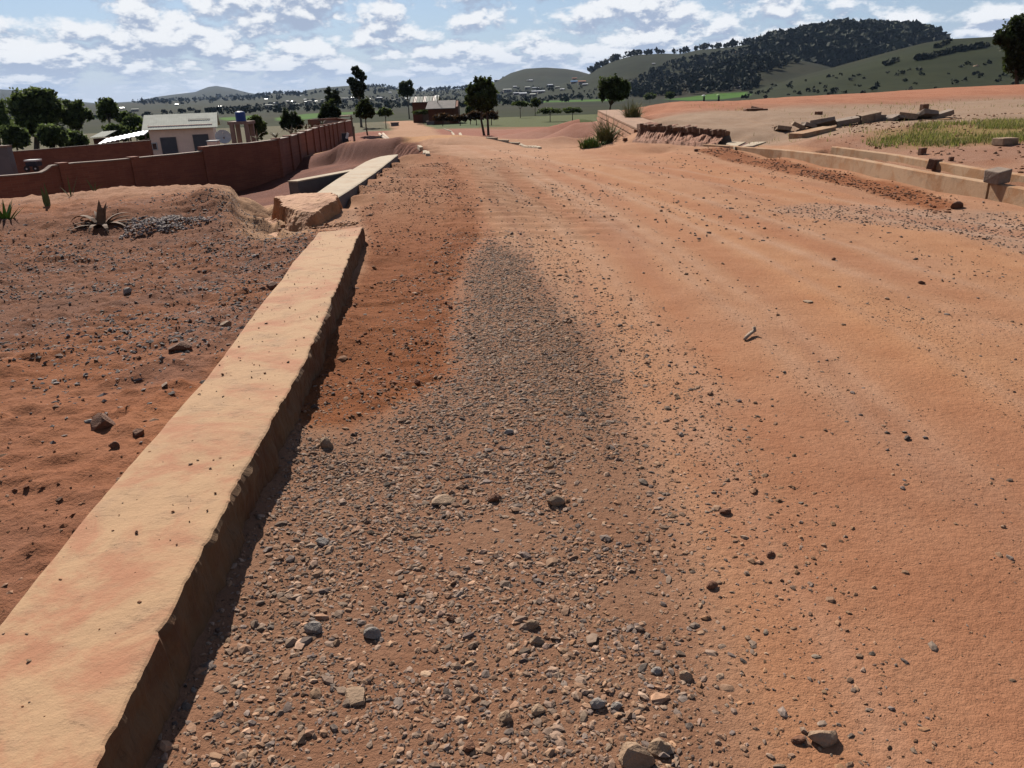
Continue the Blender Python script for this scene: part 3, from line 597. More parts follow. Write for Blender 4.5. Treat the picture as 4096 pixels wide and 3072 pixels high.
wood = soft(sdf(PX, PY, [(3000, 210), (3180, 120), (3300, 80), (3700, 80), (3800, 150), (3600, 190), (3450, 240), (3300, 250), (3150, 230)]), 15) * (R2 > 1000) * (R2 < 1900)
fmix(0.85 * wood, (0.085, 0.11, 0.055))
lower = soft(sdf(PX, PY, [(2380, 400), (2500, 330), (2800, 260), (3000, 290), (3000, 360), (2700, 390)]), 15) * (R2 > 350) * (R2 < 1600); fmix(0.5 * lower * sst(-0.1, 0.3, n2), (0.13, 0.085, 0.05))
RICE = [[(2660, 398), (2760, 388), (2860, 374), (2990, 368), (3000, 382), (2900, 396), (2760, 402)], [(1100, 472), (1230, 455), (1500, 444), (1500, 452), (1340, 460), (1220, 478), (1110, 482)], [(870, 472), (960, 466), (1010, 462), (1010, 476), (900, 482)], [(600, 505), (760, 490), (770, 494), (640, 512)], [(340, 470), (430, 462), (520, 458), (520, 462), (350, 476)], [(2000, 408), (2380, 398), (2500, 396), (2500, 402), (2010, 414)]]
rice = np.zeros(FX.shape)
for pl in RICE: rice = np.maximum(rice, soft(sdf(PX, PY, pl), 2.5))
rice *= (R2 > 128) * (R2 < 1500); fmix(0.92 * rice, (0.10, 0.20, 0.022))
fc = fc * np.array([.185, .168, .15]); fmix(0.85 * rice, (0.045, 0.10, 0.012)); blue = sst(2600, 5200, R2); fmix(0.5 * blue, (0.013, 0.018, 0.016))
fidx = np.arange(FX.size).reshape(FX.shape)
fq = np.stack([fidx[:-1, :-1], fidx[:-1, 1:], fidx[1:, 1:], fidx[1:, :-1]], -1).reshape(-1, 4)
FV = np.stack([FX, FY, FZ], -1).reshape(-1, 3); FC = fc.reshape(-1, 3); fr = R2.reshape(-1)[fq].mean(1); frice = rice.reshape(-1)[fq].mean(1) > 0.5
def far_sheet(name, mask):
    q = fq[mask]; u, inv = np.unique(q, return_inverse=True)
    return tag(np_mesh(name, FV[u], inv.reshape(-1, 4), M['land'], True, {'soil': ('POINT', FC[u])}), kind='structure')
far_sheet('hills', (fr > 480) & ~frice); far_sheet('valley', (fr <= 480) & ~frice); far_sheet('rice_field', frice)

# ------------------------------------------------------------------ low concrete wall beside the road
def strip_mesh(name, secs, mat, close_ends=True, smooth=False):
    """secs: (k, m, 3) cross sections joined along the first axis"""
    k, m, _ = secs.shape; Vv = secs.reshape(-1, 3); ii = np.arange(k * m).reshape(k, m)
    q = np.stack([ii[:-1, :-1], ii[1:, :-1], ii[1:, 1:], ii[:-1, 1:]], -1).reshape(-1, 4)
    me = bpy.data.meshes.new(name); fs = [tuple(map(int, f)) for f in q]
    if close_ends: fs += [tuple(int(v) for v in ii[0]), tuple(int(v) for v in ii[-1][::-1])]
    me.from_pydata(Vv.tolist(), [], fs); me.update()
    if smooth: me.polygons.foreach_set('use_smooth', [True] * len(me.polygons))
    me.materials.append(mat); o = bpy.data.objects.new(name, me); COL.objects.link(o); return o

s = np.linspace(0, 1, 700); yR = -1.2 + (8.58 + 1.2) * s; yL = -1.2 + (8.29 + 1.2) * s
xR, xL = kerb_r(yR), kerb_l(yL)
chip = 0.012 * fbm(yR, yR * 0 + 9, 0.07, 3, 202) + 0.026 * fbm(yR, yR * 0, 0.55, 6, 201, 0.68) + 0.06 * np.clip(fbm(yR, yR * 0 + 3, 0.3, 5, 203, .65) - 0.25, 0, 1)
xR2 = xR - np.abs(chip) * 0.9 + 0.006
xL2 = xL + 0.018 * fbm(yL, yL * 0, 0.7, 4, 205)
secs = []
tt = np.array([0, .015, .03, .08, .16, .25, .35, .45, .55, .65, .75, .84, .92, .97, .985, 1.0])
for i in range(len(s)):
    row = []
    row.append((xL2[i] - 0.02, yL[i], -0.25)); row.append((xL2[i] - 0.01, yL[i], 0.12))
    for t in tt:
        x = xL2[i] * (1 - t) + xR2[i] * t; y = yL[i] * (1 - t) + yR[i] * t
        edge = min(t, 1 - t) * 0.46
        z = 0.24 - 0.006 * math.exp(-edge / 0.005) ; row.append((x, y, z))
    for j, zz in enumerate((0.215, 0.17, 0.12, 0.07, 0.02, -0.25)):
        row.append((xR2[i] + 0.004 + 0.012 * (j / 5), yR[i], zz))
    secs.append(row)
secs = np.array(secs)
secs[:, 2:18, 2] += 0.008 * fbm(secs[:, 2:18, 0], secs[:, 2:18, 1], 0.6, 4, 207) + 0.0025 * fbm(secs[:, 2:18, 0], secs[:, 2:18, 1], 0.09, 3, 209)
face = secs[:, 18:23]
secs[:, 18:23, 0] += 0.030 * fbm(face[..., 1] * 1.0, face[..., 2] * 1.8, 0.16, 4, 211, 0.6) - 0.014 * np.clip(fbm(face[..., 1], face[..., 2] * 0.4 + 5, 0.12, 3, 213) - 0.3, 0, 1)
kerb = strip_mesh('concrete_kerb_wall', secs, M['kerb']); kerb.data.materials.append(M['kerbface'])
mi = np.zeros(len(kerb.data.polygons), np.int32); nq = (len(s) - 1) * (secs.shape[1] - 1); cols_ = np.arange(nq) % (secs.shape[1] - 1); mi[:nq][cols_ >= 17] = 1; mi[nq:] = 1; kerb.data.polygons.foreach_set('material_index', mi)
tag(kerb, 'long low tan concrete wall with chipped edge running beside the gravel in the foreground', 'concrete wall')

# paler slab on its own retaining wall further on
SR = np.array([(-2.43, 11.26), (-2.42, 12.82), (-2.45, 14.88), (-2.51, 17.36), (-2.56, 19.13)])
SL = np.array([(-2.87, 11.6), (-2.97, 13.75), (-3.05, 16.38), (-3.07, 17.5), (-3.04, 18.2), (-2.95, 18.8), (-2.8, 19.15), (-2.6, 19.3)])
slab = empty('concrete_slab_wall', (-2.7, 15, 0), 'pale concrete slab topped wall beyond the earth mound, curving at its far tip', 'concrete wall')
def cur(pts, n):
    d = np.r_[0, np.cumsum(np.hypot(*np.diff(pts, axis=0).T))]; q = np.linspace(0, d[-1], n); return np.c_[np.interp(q, d, pts[:, 0]), np.interp(q, d, pts[:, 1])]
r_, l_ = cur(SR, 61), cur(SL, 61)
for a, b in ((0, 14), (13, 30), (29, 47), (46, 61)):
    rr, ll = r_[a:b].copy(), l_[a:b].copy(); n = len(rr)
    ed = 0.008 * fbm(rr[:, 1], rr[:, 1] * 0, 0.4, 3, 221)
    sec = np.stack([np.stack([ll[:, 0], ll[:, 1], np.full(n, -0.02)], -1), np.stack([ll[:, 0], ll[:, 1], np.full(n, .235)], -1), np.stack([ll[:, 0] + .02, ll[:, 1], np.full(n, .243)], -1),
                    np.stack([rr[:, 0] - .02 + ed, rr[:, 1], np.full(n, .243)], -1), np.stack([rr[:, 0] + ed, rr[:, 1], np.full(n, .233)], -1), np.stack([rr[:, 0] + .005, rr[:, 1], np.full(n, -0.15)], -1)], 1)
    if n > 4:
        sec[0, :, 1] += 0.003; sec[-1, :, 1] -= 0.003
    o = strip_mesh('slab_panel', sec, M['slab']); o.data.materials.append(M['greywall']); mi = np.zeros(len(o.data.polygons), np.int32); nq = (n - 1) * 5; ck_ = np.arange(nq) % 5; mi[:nq][(ck_ == 4) | (ck_ == 0)] = 1; o.data.polygons.foreach_set('material_index', mi); adopt(o, slab)  # slab sides take the dark wall grey, painting in their shade
mb = MB()
for i in range(60):
    mb.hexa([(l_[i][0] + .03, l_[i][1], -1.4), (r_[i][0] - .06, r_[i][1], -1.4), (r_[i + 1][0] - .06, r_[i + 1][1], -1.4), (l_[i + 1][0] + .03, l_[i + 1][1], -1.4)],
            [(l_[i][0] + .03, l_[i][1], -.03), (r_[i][0] - .06, r_[i][1], -.03), (r_[i + 1][0] - .06, r_[i + 1][1], -.03), (l_[i + 1][0] + .03, l_[i + 1][1], -.03)])
mb.build('wall', M['greywall'], slab)
# wing wall
wa, wb = np.array([-3.78, 14.0]), np.array([-3.0, 15.85]); wd = (wb - wa) / np.linalg.norm(wb - wa); wn = np.array([-wd[1], wd[0]])
wing = empty('wing_wall', (*wa, -.8), 'dark grey rendered wing wall angling away behind the pale slab', 'wall')
def wallbox(mb, a, b, th, z0, z1a, z1b=None, off=0.0):
    a, b = np.array(a[:2]), np.array(b[:2]); d = (b - a) / np.linalg.norm(b - a); n = np.array([-d[1], d[0]]); z1b = z1a if z1b is None else z1b
    p = [a + n * (off - th / 2), b + n * (off - th / 2), b + n * (off + th / 2), a + n * (off + th / 2)]
    z0 = z0 if hasattr(z0, '__len__') else (z0, z0)
    mb.hexa([(*p[0], z0[0]), (*p[1], z0[1]), (*p[2], z0[1]), (*p[3], z0[0])], [(*p[0], z1a), (*p[1], z1b), (*p[2], z1b), (*p[3], z1a)]); return mb
wallbox(MB(), wa, wb, .20, -1.6, .20).build('wall', M['greywall'], wing)
wallbox(MB(), wa - wd * .01, wb, .215, .203, .225).build('coping', M['slab'], wing)

# earth plug between the two walls
def mound(name, top, zt, z0):
    xs = np.arange(-3.95, -1.85, .018); ys = np.arange(9.85, 12.2, .022); X, Y = np.meshgrid(xs, ys); poly = np.array(top)
    wx = X + .07 * fbm(X, Y, .30, 5, 301, .62); wy = Y + .09 * fbm(X, Y, .30, 5, 302, .62); ang = np.arctan2(Y - 11.05, X + 2.82)
    d = sdf(wx, wy, poly) + .05 * fbm(ang * 3, ang * 0, .22, 3, 303)
    bite = soft(sdf(wx, wy, np.array([(-2.62, 10.2), (-2.35, 10.15), (-2.05, 10.6), (-2.2, 10.95), (-2.42, 10.78)])), .05)
    fr_ = (1 - sst(10.35, 11.0, Y)) * sst(-3.15, -2.8, X); h = 1 - np.clip((d + .035 + .10 * fr_) / (.08 + .34 * fr_), 0, 1) ** (.8 + .5 * fr_); h = h + fr_ * (1 - h) * .16 * fbm(X, Y, .2, 4, 308, .65); skirt = .34 * np.exp(-np.maximum(d, 0) / .18)
    tz = zt + .05 * fbm(X, Y, .7, 4, 304) + .012 * fbm(X, Y, .09, 3, 305) - .09 * (1 - sst(10.2, 11.2, Y))
    z = z0 + (tz - z0) * np.maximum(h * (1 - .70 * bite), skirt + .10 * np.clip(fbm(X, Y, .16, 3, 306), -.3, 1) * np.exp(-np.maximum(d, 0) / .3)) - .5 * sst(.34, .5, d)
    m, n = X.shape; ii = np.arange(m * n).reshape(m, n); q = np.stack([ii[:-1, :-1], ii[:-1, 1:], ii[1:, 1:], ii[1:, :-1]], -1).reshape(-1, 4)
    keep = d.reshape(-1)[q].min(1) < .45; q = q[keep]; u, inv = np.unique(q, return_inverse=True)
    return np_mesh(name, np.stack([X, Y, z], -1).reshape(-1, 3)[u], inv.reshape(-1, 4), M['earthcut'], False)
em = mound('earth_mound', [(-3.42, 11.45), (-3.15, 11.8), (-2.6, 11.75), (-2.32, 11.1), (-2.30, 10.68), (-2.46, 10.34), (-2.82, 10.30), (-3.1, 10.72)], .25, -.12)
tag(em, 'flat topped orange earth mound with fluted cut sides between the two concrete walls', 'earth mound')

# ------------------------------------------------------------------ drain on the right
drain = empty('roadside_drain', (6.2, 11, 0), 'open concrete drain with two parallel walls along the right road edge', 'drain')
def wall_run(name, pts, th, z0, zt, mat, parent, seed, n=90, face=0.01):
    c = cur(np.array(pts), n); d = np.gradient(c, axis=0); d /= np.linalg.norm(d, axis=1)[:, None]; nn = np.stack([d[:, 1], -d[:, 0]], -1)
    ztv = np.interp(np.linspace(0, 1, n), np.linspace(0, 1, len(zt)), zt) if hasattr(zt, '__len__') else np.full(n, zt)
    e = 0.012 * fbm(c[:, 1], c[:, 0], .6, 4, seed) ; rows = []
    for i in range(n):
        a = c[i] - nn[i] * (0.0) ; b = c[i] + nn[i] * th; w = nn[i]
        f = a + w * e[i]
        rows.append([(*(f - w * .012), z0), (*(f - w * .004), z0 + (ztv[i] - z0) * .5), (*f, ztv[i] - .012), (*(f + w * .012), ztv[i] + e[i] * .3), (*(b - w * .012), ztv[i] + e[i] * .3), (*b, ztv[i] - .012), (*b, z0)])
    o = strip_mesh(name, np.array(rows), mat); adopt(o, parent); return o
ow = OUT_EXT.copy()
notch = 10.05
def part_of(a, b, pts):
    c = cur(np.array(pts), 400); m = (c[:, 1] >= a) & (c[:, 1] <= b); return c[m]
wall_run('drain_wall', part_of(3.2, notch, ow), .13, -.35, .28, M['drain'], drain, 401)
wall_run('drain_wall', part_of(notch + .02, 21.7, ow), .13, -.35, [.285, .28, .28, .26, .22, .18, .16, .14], M['drain'], drain, 402)
iw = np.array([(x + IN_OFF, y) for x, y in ow if y < 17.2]); iw[-1, 1] = 16.6
wall_run('drain_wall', iw, .13, -.35, .285, M['drain'], drain, 403)
MB().hexa([(x, y, -.35) for x, y in ((6.4, 3.2), (7.25, 3.2), (7.0, 16.6), (6.1, 16.6))], [(x, y, -.205) for x, y in ((6.4, 3.2), (7.25, 3.2), (7.0, 16.6), (6.1, 16.6))]).build('drain_floor', M['drain'], drain)

def lump(name, c, size, mat, seed, label=None, cat=None, group=None, flat=0.75, cuts=5, rz=None):
    """one irregular stone: an icosphere cut by random planes"""
    import bmesh
    rg = random.Random(seed); bm = bmesh.new(); bmesh.ops.create_icosphere(bm, subdivisions=2, radius=1.0)
    pl = []
    for _ in range(cuts + 3):
        v = Vector((rg.gauss(0, 1), rg.gauss(0, 1), rg.gauss(0, .8))).normalized(); pl.append((v, rg.uniform(.50, .85)))
    for v in bm.verts:
        p = v.co.copy()
        for nrm, dd in pl:
            k = p.dot(nrm)
            if k > dd: p -= nrm * (k - dd)
        v.co = p + Vector((rg.uniform(-1, 1), rg.uniform(-1, 1), rg.uniform(-1, 1))) * .035
    s = (size, size * rg.uniform(.65, .95), size * flat * rg.uniform(.8, 1.1)) if not hasattr(size, '__len__') else size
    bmesh.ops.scale(bm, vec=Vector(s) * .62, verts=bm.verts)
    bmesh.ops.rotate(bm, verts=bm.verts, cent=(0, 0, 0), matrix=Matrix.Rotation(rg.uniform(0, 6.28) if rz is None else rz, 3, 'Z'))
    me = bpy.data.meshes.new(name); bm.to_mesh(me); bm.free(); me.materials.append(mat)
    o = bpy.data.objects.new(name, me); COL.objects.link(o); o.location = c; return tag(o, label, cat, group)
blk = at(3905, 705, y=10.0)
o = MB().box((0, 0, 0), (.24, .22, .17), .35, .12, (.05, -.06)).build('stone_block', M['block'], None, False, .015); o.location = (6.33, 10.0, .37); tag(o, 'rough square stone block sitting on top of the right drain wall', 'stone block')

# slabs over the drain end
cvr = empty('drain_cover', (5.7, 19.5, .2), 'pale concrete cover slabs with a dark gap at the far end of the drain', 'drain cover')
q = [at(2930, 578, z=.33), at(2985, 582, z=.33), at(3020, 552, z=.34), at(2950, 560, z=.34)]
def plate(pts, th):
    mb = MB(); return mb.hexa([(p[0], p[1], p[2] - th) for p in pts], [tuple(p) for p in pts])
plate([at(2905, 574, z=.17), at(2940, 588, z=.17), at(3012, 552, z=.20), at(2955, 549, z=.20)], .07).build('cover_slab', M['slab'], cvr)
plate([at(2958, 588, z=.17), at(3010, 583, z=.17), at(3112, 553, z=.20), at(3065, 546, z=.20)], .05).build('cover_slab', M['slab'], cvr)
plate([at(2935, 590, z=.15), at(2956, 590, z=.15), at(3060, 548, z=.18), at(3015, 551, z=.18)], .1).build('gap_shade_plate', M['mud'], cvr)  # dark plate standing in for the shade between the slabs

# eroded bank with a row of broken blocks
bank = empty('eroded_bank', (5.2, 22, .2), 'crumbling red bank topped by a row of broken masonry at the right road edge', 'earth bank')
t = np.linspace(0, 1, 140); top0, top1, ft0, ft1 = BK_T0, BK_T1, BK_F0, BK_F1
rows = []
for j, f in enumerate(np.linspace(0, 1, 14)):
    a = top0[None] * (1 - t[:, None]) + top1[None] * t[:, None]; b = ft0[None] * (1 - t[:, None]) + ft1[None] * t[:, None]
    p = a * (1 - f) + b * f; p[:, 2] = a[:, 2] + (b[:, 2] - a[:, 2]) * f ** 0.6
    flt = .20 * fbm(t * 26, t * 0 + f * .5, 1.2, 4, 411, .6) * math.sin(math.pi * min(1, f + .15)); p[:, 1] -= flt; p[:, 0] -= flt * .4; p[:, 2] += .06 * fbm(t * 20, t * 0 + f * 3, 1.0, 3, 413)
    rows.append(p)
rows.insert(0, rows[0] + np.array([.5, 1.2, .02])[None]); rows.append(rows[-1] + np.array([-.1, -.3, -.2])[None])
adopt(strip_mesh('earth_face', np.transpose(np.array(rows), (1, 0, 2)), simple('crumbling red earth', (.40, .16, .08), .35, 5, bs=.8, bd=.04), False), bank)
bankblock = simple('earth caked block', (.30, .15, .085), .4, 7, bs=.6, bd=.02)
for i in range(30):
    f = (i + random.uniform(-.2, .2)) / 29; p = top0 * (1 - f) + top1 * f
    o = MB().box((0, 0, 0), (random.uniform(.09, .16), random.uniform(.25, .4), random.uniform(.10, .17)), .3 + random.uniform(-.2, .2), .18, (random.uniform(-.2, .1), random.uniform(-.12, .12))).build('broken_block', bankblock, None, False, .01)
    o.parent = bank; o.location = (p[0] - bank.location.x, p[1] - bank.location.y, p[2] - .02 - bank.location.z)

# coursed masonry retaining wall
mas = empty('masonry_wall', (*MAS_A[:2], -1), 'coursed red masonry retaining wall stepping out of the right bank', 'retaining wall')
dv = MAS_B - MAS_A; Lm = float(np.hypot(dv[0], dv[1])); du = dv[:2] / Lm; nu = np.array([du[1], -du[0]])
if nu[0] > 0: nu = -nu
blocks = {}
course = .20
for c in range(8):
    x = random.uniform(-.25, 0)
    while x < Lm - .1:
        w = random.uniform(.5, .8); x0, x1 = max(x, 0), min(x + w, Lm); x += w
        if x1 - x0 < .15: continue
        tm = (x0 + x1) / 2 / Lm; ztop = MAS_A[2] * (1 - tm) + MAS_B[2] * tm - .10 - c * course; zg = -1.1 * (1 - tm) - .15 * tm
        if ztop < zg - .1: continue
        if x0 > Lm * (.90 + .02 * c): continue
        ctr = MAS_A[:2] + du * (x0 + x1) / 2 - nu * .18 + nu * (random.uniform(-.008, .012) + .03 * c)
        mb = MB(); mb.box((0, 0, 0), (x1 - x0 - .010, .36, course - .045), 0, .012)
        o = mb.build('stone', M['masonry']); adopt(o, mas)
        o.matrix_parent_inverse = Matrix.Identity(4); o.location = (ctr[0] - MAS_A[0], ctr[1] - MAS_A[1], ztop - course / 2 + 1); o.rotation_euler = (0, 0, math.atan2(du[1], du[0]))
        tint = np.array((.34, .17, .095)) * random.uniform(.82, 1.1); a = o.data.attributes.new('tint', 'FLOAT_COLOR', 'POINT'); a.data.foreach_set('color', np.tile(np.r_[tint, 1], len(o.data.vertices)).astype(np.float32))
wallbox(MB(), MAS_A[:2] - nu * .54 - du * .0, MAS_B[:2] - nu * .54, .80, (-1.3, -.3), MAS_A[2] - .12, MAS_B[2] - .12).build('core', M['mud'], mas)
wallbox(MB(), MAS_A[:2] - nu * .49 - du * .03, MAS_B[:2] - nu * .49, .96, (MAS_A[2] - .098, MAS_B[2] - .098), MAS_A[2] - .045, MAS_B[2] - .045).build('coping', simple('dusty mortar top', (.42, .22, .12), .3, 3, bs=.6, bd=.03), mas)

# ------------------------------------------------------------------ gravel
phi = (1 + 5 ** .5) / 2
ICO_V = np.array([(-1, phi, 0), (1, phi, 0), (-1, -phi, 0), (1, -phi, 0), (0, -1, phi), (0, 1, phi), (0, -1, -phi), (0, 1, -phi), (phi, 0, -1), (phi, 0, 1), (-phi, 0, -1), (-phi, 0, 1)]) / math.hypot(1, phi)
ICO_F = np.array([(0, 11, 5), (0, 5, 1), (0, 1, 7), (0, 7, 10), (0, 10, 11), (1, 5, 9), (5, 11, 4), (11, 10, 2), (10, 7, 6), (7, 1, 8), (3, 9, 4), (3, 4, 2), (3, 2, 6), (3, 6, 8), (3, 8, 9), (4, 9, 5), (2, 4, 11), (6, 2, 10), (8, 6, 7), (9, 8, 1)])
OCT_V = np.array([(1, 0, 0), (-1, 0, 0), (0, 1, 0), (0, -1, 0), (0, 0, 1), (0, 0, -1)], float); OCT_F = np.array([(0, 2, 4), (2, 1, 4), (1, 3, 4), (3, 0, 4), (2, 0, 5), (1, 2, 5), (3, 1, 5), (0, 3, 5)])
def protos(v, n, seed, j):
    g = np.random.default_rng(seed); out = []
    for _ in range(n):
        p = v * (1 + g.uniform(-j, j, (len(v), 1))) + g.normal(0, .07, v.shape)
        for _k in range(4):
            nr = g.normal(size=3); nr /= np.linalg.norm(nr); d = g.uniform(.45, .8); k = p @ nr; p = p - np.outer(np.maximum(k - d, 0), nr)
        out.append(p)
    return np.array(out)
PI_, PO_ = protos(ICO_V, 24, 1, .28), protos(OCT_V, 16, 2, .3)
def scatter(name, x, y, size, tint, label=None, kind='stuff', octa=False, seed=0, flat=(.35, .8), sink=.30, zoff=0.0):
    g = np.random.default_rng(seed + 1000); n = len(x); pr, fc_ = (PO_, OCT_F) if octa else (PI_, ICO_F)
    z = ground_z(x, y) + zoff
    v = pr[g.integers(0, len(pr), n)]; sx = size * .5 * g.uniform(.85, 1.35, n); sy = size * .5 * g.uniform(.6, 1.0, n); sz = size * .5 * g.uniform(*flat, n)
    v = v * np.stack([sx, sy, sz], -1)[:, None, :]
    a = g.normal(0, .28, n); ca, sa = np.cos(a)[:, None], np.sin(a)[:, None]; v = np.stack([v[..., 0], v[..., 1] * ca - v[..., 2] * sa, v[..., 1] * sa + v[..., 2] * ca], -1)
    a = g.uniform(0, 6.283, n); ca, sa = np.cos(a)[:, None], np.sin(a)[:, None]; v = np.stack([v[..., 0] * ca - v[..., 1] * sa, v[..., 0] * sa + v[..., 1] * ca, v[..., 2]], -1)
    v = v + np.stack([x, y, z + sz * (1 - 2 * sink) * .8], -1)[:, None, :]
    k = v.shape[1]; fs = (fc_[None] + (np.arange(n) * k)[:, None, None]).reshape(-1, 3)
    o = np_mesh(name, v.reshape(-1, 3), fs, M['stone'], False, {'tint': ('POINT', np.repeat(tint, k, 0))}); return tag(o, label, None, None, kind)
_yi = lambda v, arr: np.clip(np.searchsorted(arr, v) - 1, 0, len(arr) - 2)
def ground_z(x, y):
    i, j = _yi(y, YS), _yi(x, XS); fx_ = (x - XS[j]) / (XS[j + 1] - XS[j]); fy_ = (y - YS[i]) / (YS[i + 1] - YS[i])
    return (GZ[i, j] * (1 - fx_) + GZ[i, j + 1] * fx_) * (1 - fy_) + (GZ[i + 1, j] * (1 - fx_) + GZ[i + 1, j + 1] * fx_) * fy_
def tints(n, cols, wts, seed, var=.22):
    g = np.random.default_rng(seed); c = np.array(cols)[g.choice(len(cols), n, p=np.array(wts) / sum(wts))]; return np.clip(c * .70 * (1 + g.normal(0, var, (n, 1))) * (1 + g.normal(0, .012, (n, 3))), .008, .9)
def sample(x0, x1, y0, y1, per_m2, dens, seed):
    g = np.random.default_rng(seed); n = int((x1 - x0) * (y1 - y0) * per_m2); x = g.uniform(x0, x1, n); y = g.uniform(y0, y1, n); keep = g.uniform(0, 1, n) < dens(x, y); return x[keep], y[keep]
GP = np.array(GRAVEL_POLY)
def d_gravel(x, y):
    wx = x + .10 * fbm(x, y, .7, 3, 21); wy = y + .2 * fbm(x, y, .7, 3, 22)
    core = soft(sdf(wx, wy, GP) + .10, .16); halo = .22 * soft(sdf(wx, wy, GP) - .35, .45)
    gap = 1 - .8 * sst(.10, .42, fbm(x, y, .42, 3, 601)) * (1 - sst(2.8, 4.2, y))
    fadebottom = .80 + .20 * sst(1.6, 3.0, y)
    return np.clip(core * gap * fadebottom + halo * fadebottom * (1 - core), 0, 1) * (x > kerb_r(y) + .02)
GREYS = [(.225, .158, .122), (.28, .195, .15), (.18, .138, .122), (.30, .185, .122), (.255, .15, .097), (.33, .22, .16), (.13, .095, .084)]; WT = [4, 5, 2.2, 4, 4, 2, .5]
WARM = [(.28, .155, .09), (.23, .125, .07), (.20, .125, .085), (.31, .19, .12), (.18, .135, .11)]; WW = [3, 3, 2, 2, 2]
x, y = sample(-1.3, 2.4, 1.2, 9.6, 3900, d_gravel, 611); g = np.random.default_rng(612); sz = np.clip(g.lognormal(math.log(.0165), .42, len(x)), .008, .052)
warm = g.uniform(0, 1, len(x)) < sst(-.2, 1.0, x - .1 * (4 - y)) * .8
tn = tints(len(x), GREYS, WT, 613); tn[warm] = tints(int(warm.sum()), WARM, WW, 614); tn = tn * (.90 + .22 * (1 - sst(2.2, 3.6, y)))[:, None] * np.array([1.06, 1.0, .92])
scatter('gravel', x, y, sz, tn, 'grey brown crushed stone gravel spread along the road edge', seed=1, flat=(.30, .66), sink=.46)
x, y = sample(-1.3, 2.0, 1.2, 5.2, 3800, d_gravel, 621); g = np.random.default_rng(622); sz = g.uniform(.006, .014, len(x))
warm = g.uniform(0, 1, len(x)) < .3 + .5 * sst(-.2, 1.0, x); tn = tints(len(x), GREYS, WT, 623); tn[warm] = tints(int(warm.sum()), WARM, WW, 624)
scatter('fine_gravel', x, y, sz, tn, 'fine stone chips between the larger gravel', octa=True, seed=2)
d_road = lambda x, y: np.clip(.12 + .9 * sst(.0, .6, fbm(x - .05 * y, y * .35, .6, 4, 631)) + .5 * np.exp(-((x - kerb_r(y) - 2.4) / .7) ** 2), 0, 1) * (x > kerb_r(y) + .05) * (x < drain_x(y) - .1) * (1 - .85 * soft(track_d(x, y) - .14, .06))
x, y = sample(-1.5, 6.2, 1.2, 6.0, 1100, d_road, 641); sz = np.random.default_rng(642).uniform(.004, .012, len(x)); scatter('road_crumbs', x, y, sz, tints(len(x), WARM, WW, 643), 'small crumbs of soil and stone strewn over the road', octa=True, seed=3)
x, y = sample(-2.4, 6.2, 1.2, 14, 125, d_road, 651); g = np.random.default_rng(652); sz = np.clip(g.lognormal(math.log(.015), .42, len(x)), .008, .05); scatter('road_stones', x, y, sz, tints(len(x), WARM + [(.17, .12, .10)], WW + [3], 653), 'loose small stones scattered over the dusty road', seed=4)
x, y = sample(-3, 6, 8, 24, 26, lambda x, y: (x > np.where(y < 9, kerb_r(y), -2.3)) * (x < drain_x(y) - .15) * np.clip(.35 + fbm(x, y * .5, 1.2, 3, 655), 0, 1), 656); g = np.random.default_rng(657); sz = g.uniform(.02, .05, len(x)); scatter('road_stones', x, y, sz, tints(len(x), WARM + [(.17, .12, .10)], WW + [4], 658), 'loose stones scattered over the far road', seed=5)
DP = np.array(DARK_POLY)
d_dark = lambda x, y: soft(sdf(x, y, DP), .08) * np.where(y < 9, x > kerb_r(y) + .02, True) * np.clip(.35 + fbm(x, y, .5, 3, 661), 0, 1)
CL = [(.20, .07, .027), (.25, .10, .042), (.165, .058, .024), (.29, .13, .06)]
x, y = sample(-3.2, .2, 3.2, 18, 760, d_dark, 662); g = np.random.default_rng(663); sz = np.clip(g.lognormal(math.log(.016), .5, len(x)), .007, .07); scatter('soil_clods', x, y, sz, tints(len(x), CL, [3, 3, 2, 2], 664, .15), 'crumbly dark red soil clods heaped beside the concrete wall', seed=6, sink=.4)
x, y = sample(3.0, 6.3, 8.5, 21, 330, lambda x, y: soft(sdf(x, y, np.array(DARK_R)), .12) * np.clip(.45 + fbm(x, y, .5, 3, 671), 0, 1), 672); g = np.random.default_rng(673); sz = g.uniform(.015, .06, len(x)); scatter('soil_clods', x, y, sz, tints(len(x), CL, [3, 3, 2, 2], 674, .15), 'crumbly dark red soil clods along the right drain wall', seed=7, sink=.4)
x, y = sample(3.0, 7.0, 6.2, 13, 210, lambda x, y: soft(sdf(x, y, np.array(GREY_R)), .15) * (x < drain_x(y) - .05), 682); g = np.random.default_rng(683); sz = g.uniform(.014, .035, len(x)); scatter('gravel', x, y, sz, tints(len(x), GREYS, WT, 684), 'grey gravel patch against the right drain wall', seed=8)
def d_bank(x, y):
    base = sst(.0, .32, fbm(x * .8, y, 1.7, 4, 691)) * np.clip(.6 + fbm(x, y, .5, 3, 692), 0, 1)
    hump = .95 * np.exp(-((x + 7) ** 2 / 3.2 + (y - 7.6) ** 2 / 1.1)) + .9 * np.exp(-((x + 3.8) ** 2 / .5 + (y - 10.8) ** 2 / .5)) + .9 * np.exp(-((x + 2.5) ** 2 / .35 + (y - 5.0) ** 2 / .5)) + .6 * np.exp(-((x + 2.1) ** 2 / .06 + (y - 6.5) ** 2 / 2))
    band = .75 * np.exp(-((y - 8.3 - .15 * (x + 5)) / 1.3) ** 2) * np.clip(.45 + 1.3 * fbm(x, y, .9, 3, 690), 0, 1)
    return np.clip(base * sst(3.4, 5.0, y) * .8 + hump + band + .02, 0, 1) * (x < kerb_l(y) - .04) * (1 - sst(10.9, 11.6, y))
SLATE = [(.20, .158, .14), (.25, .20, .175), (.15, .12, .112), (.28, .18, .13)]
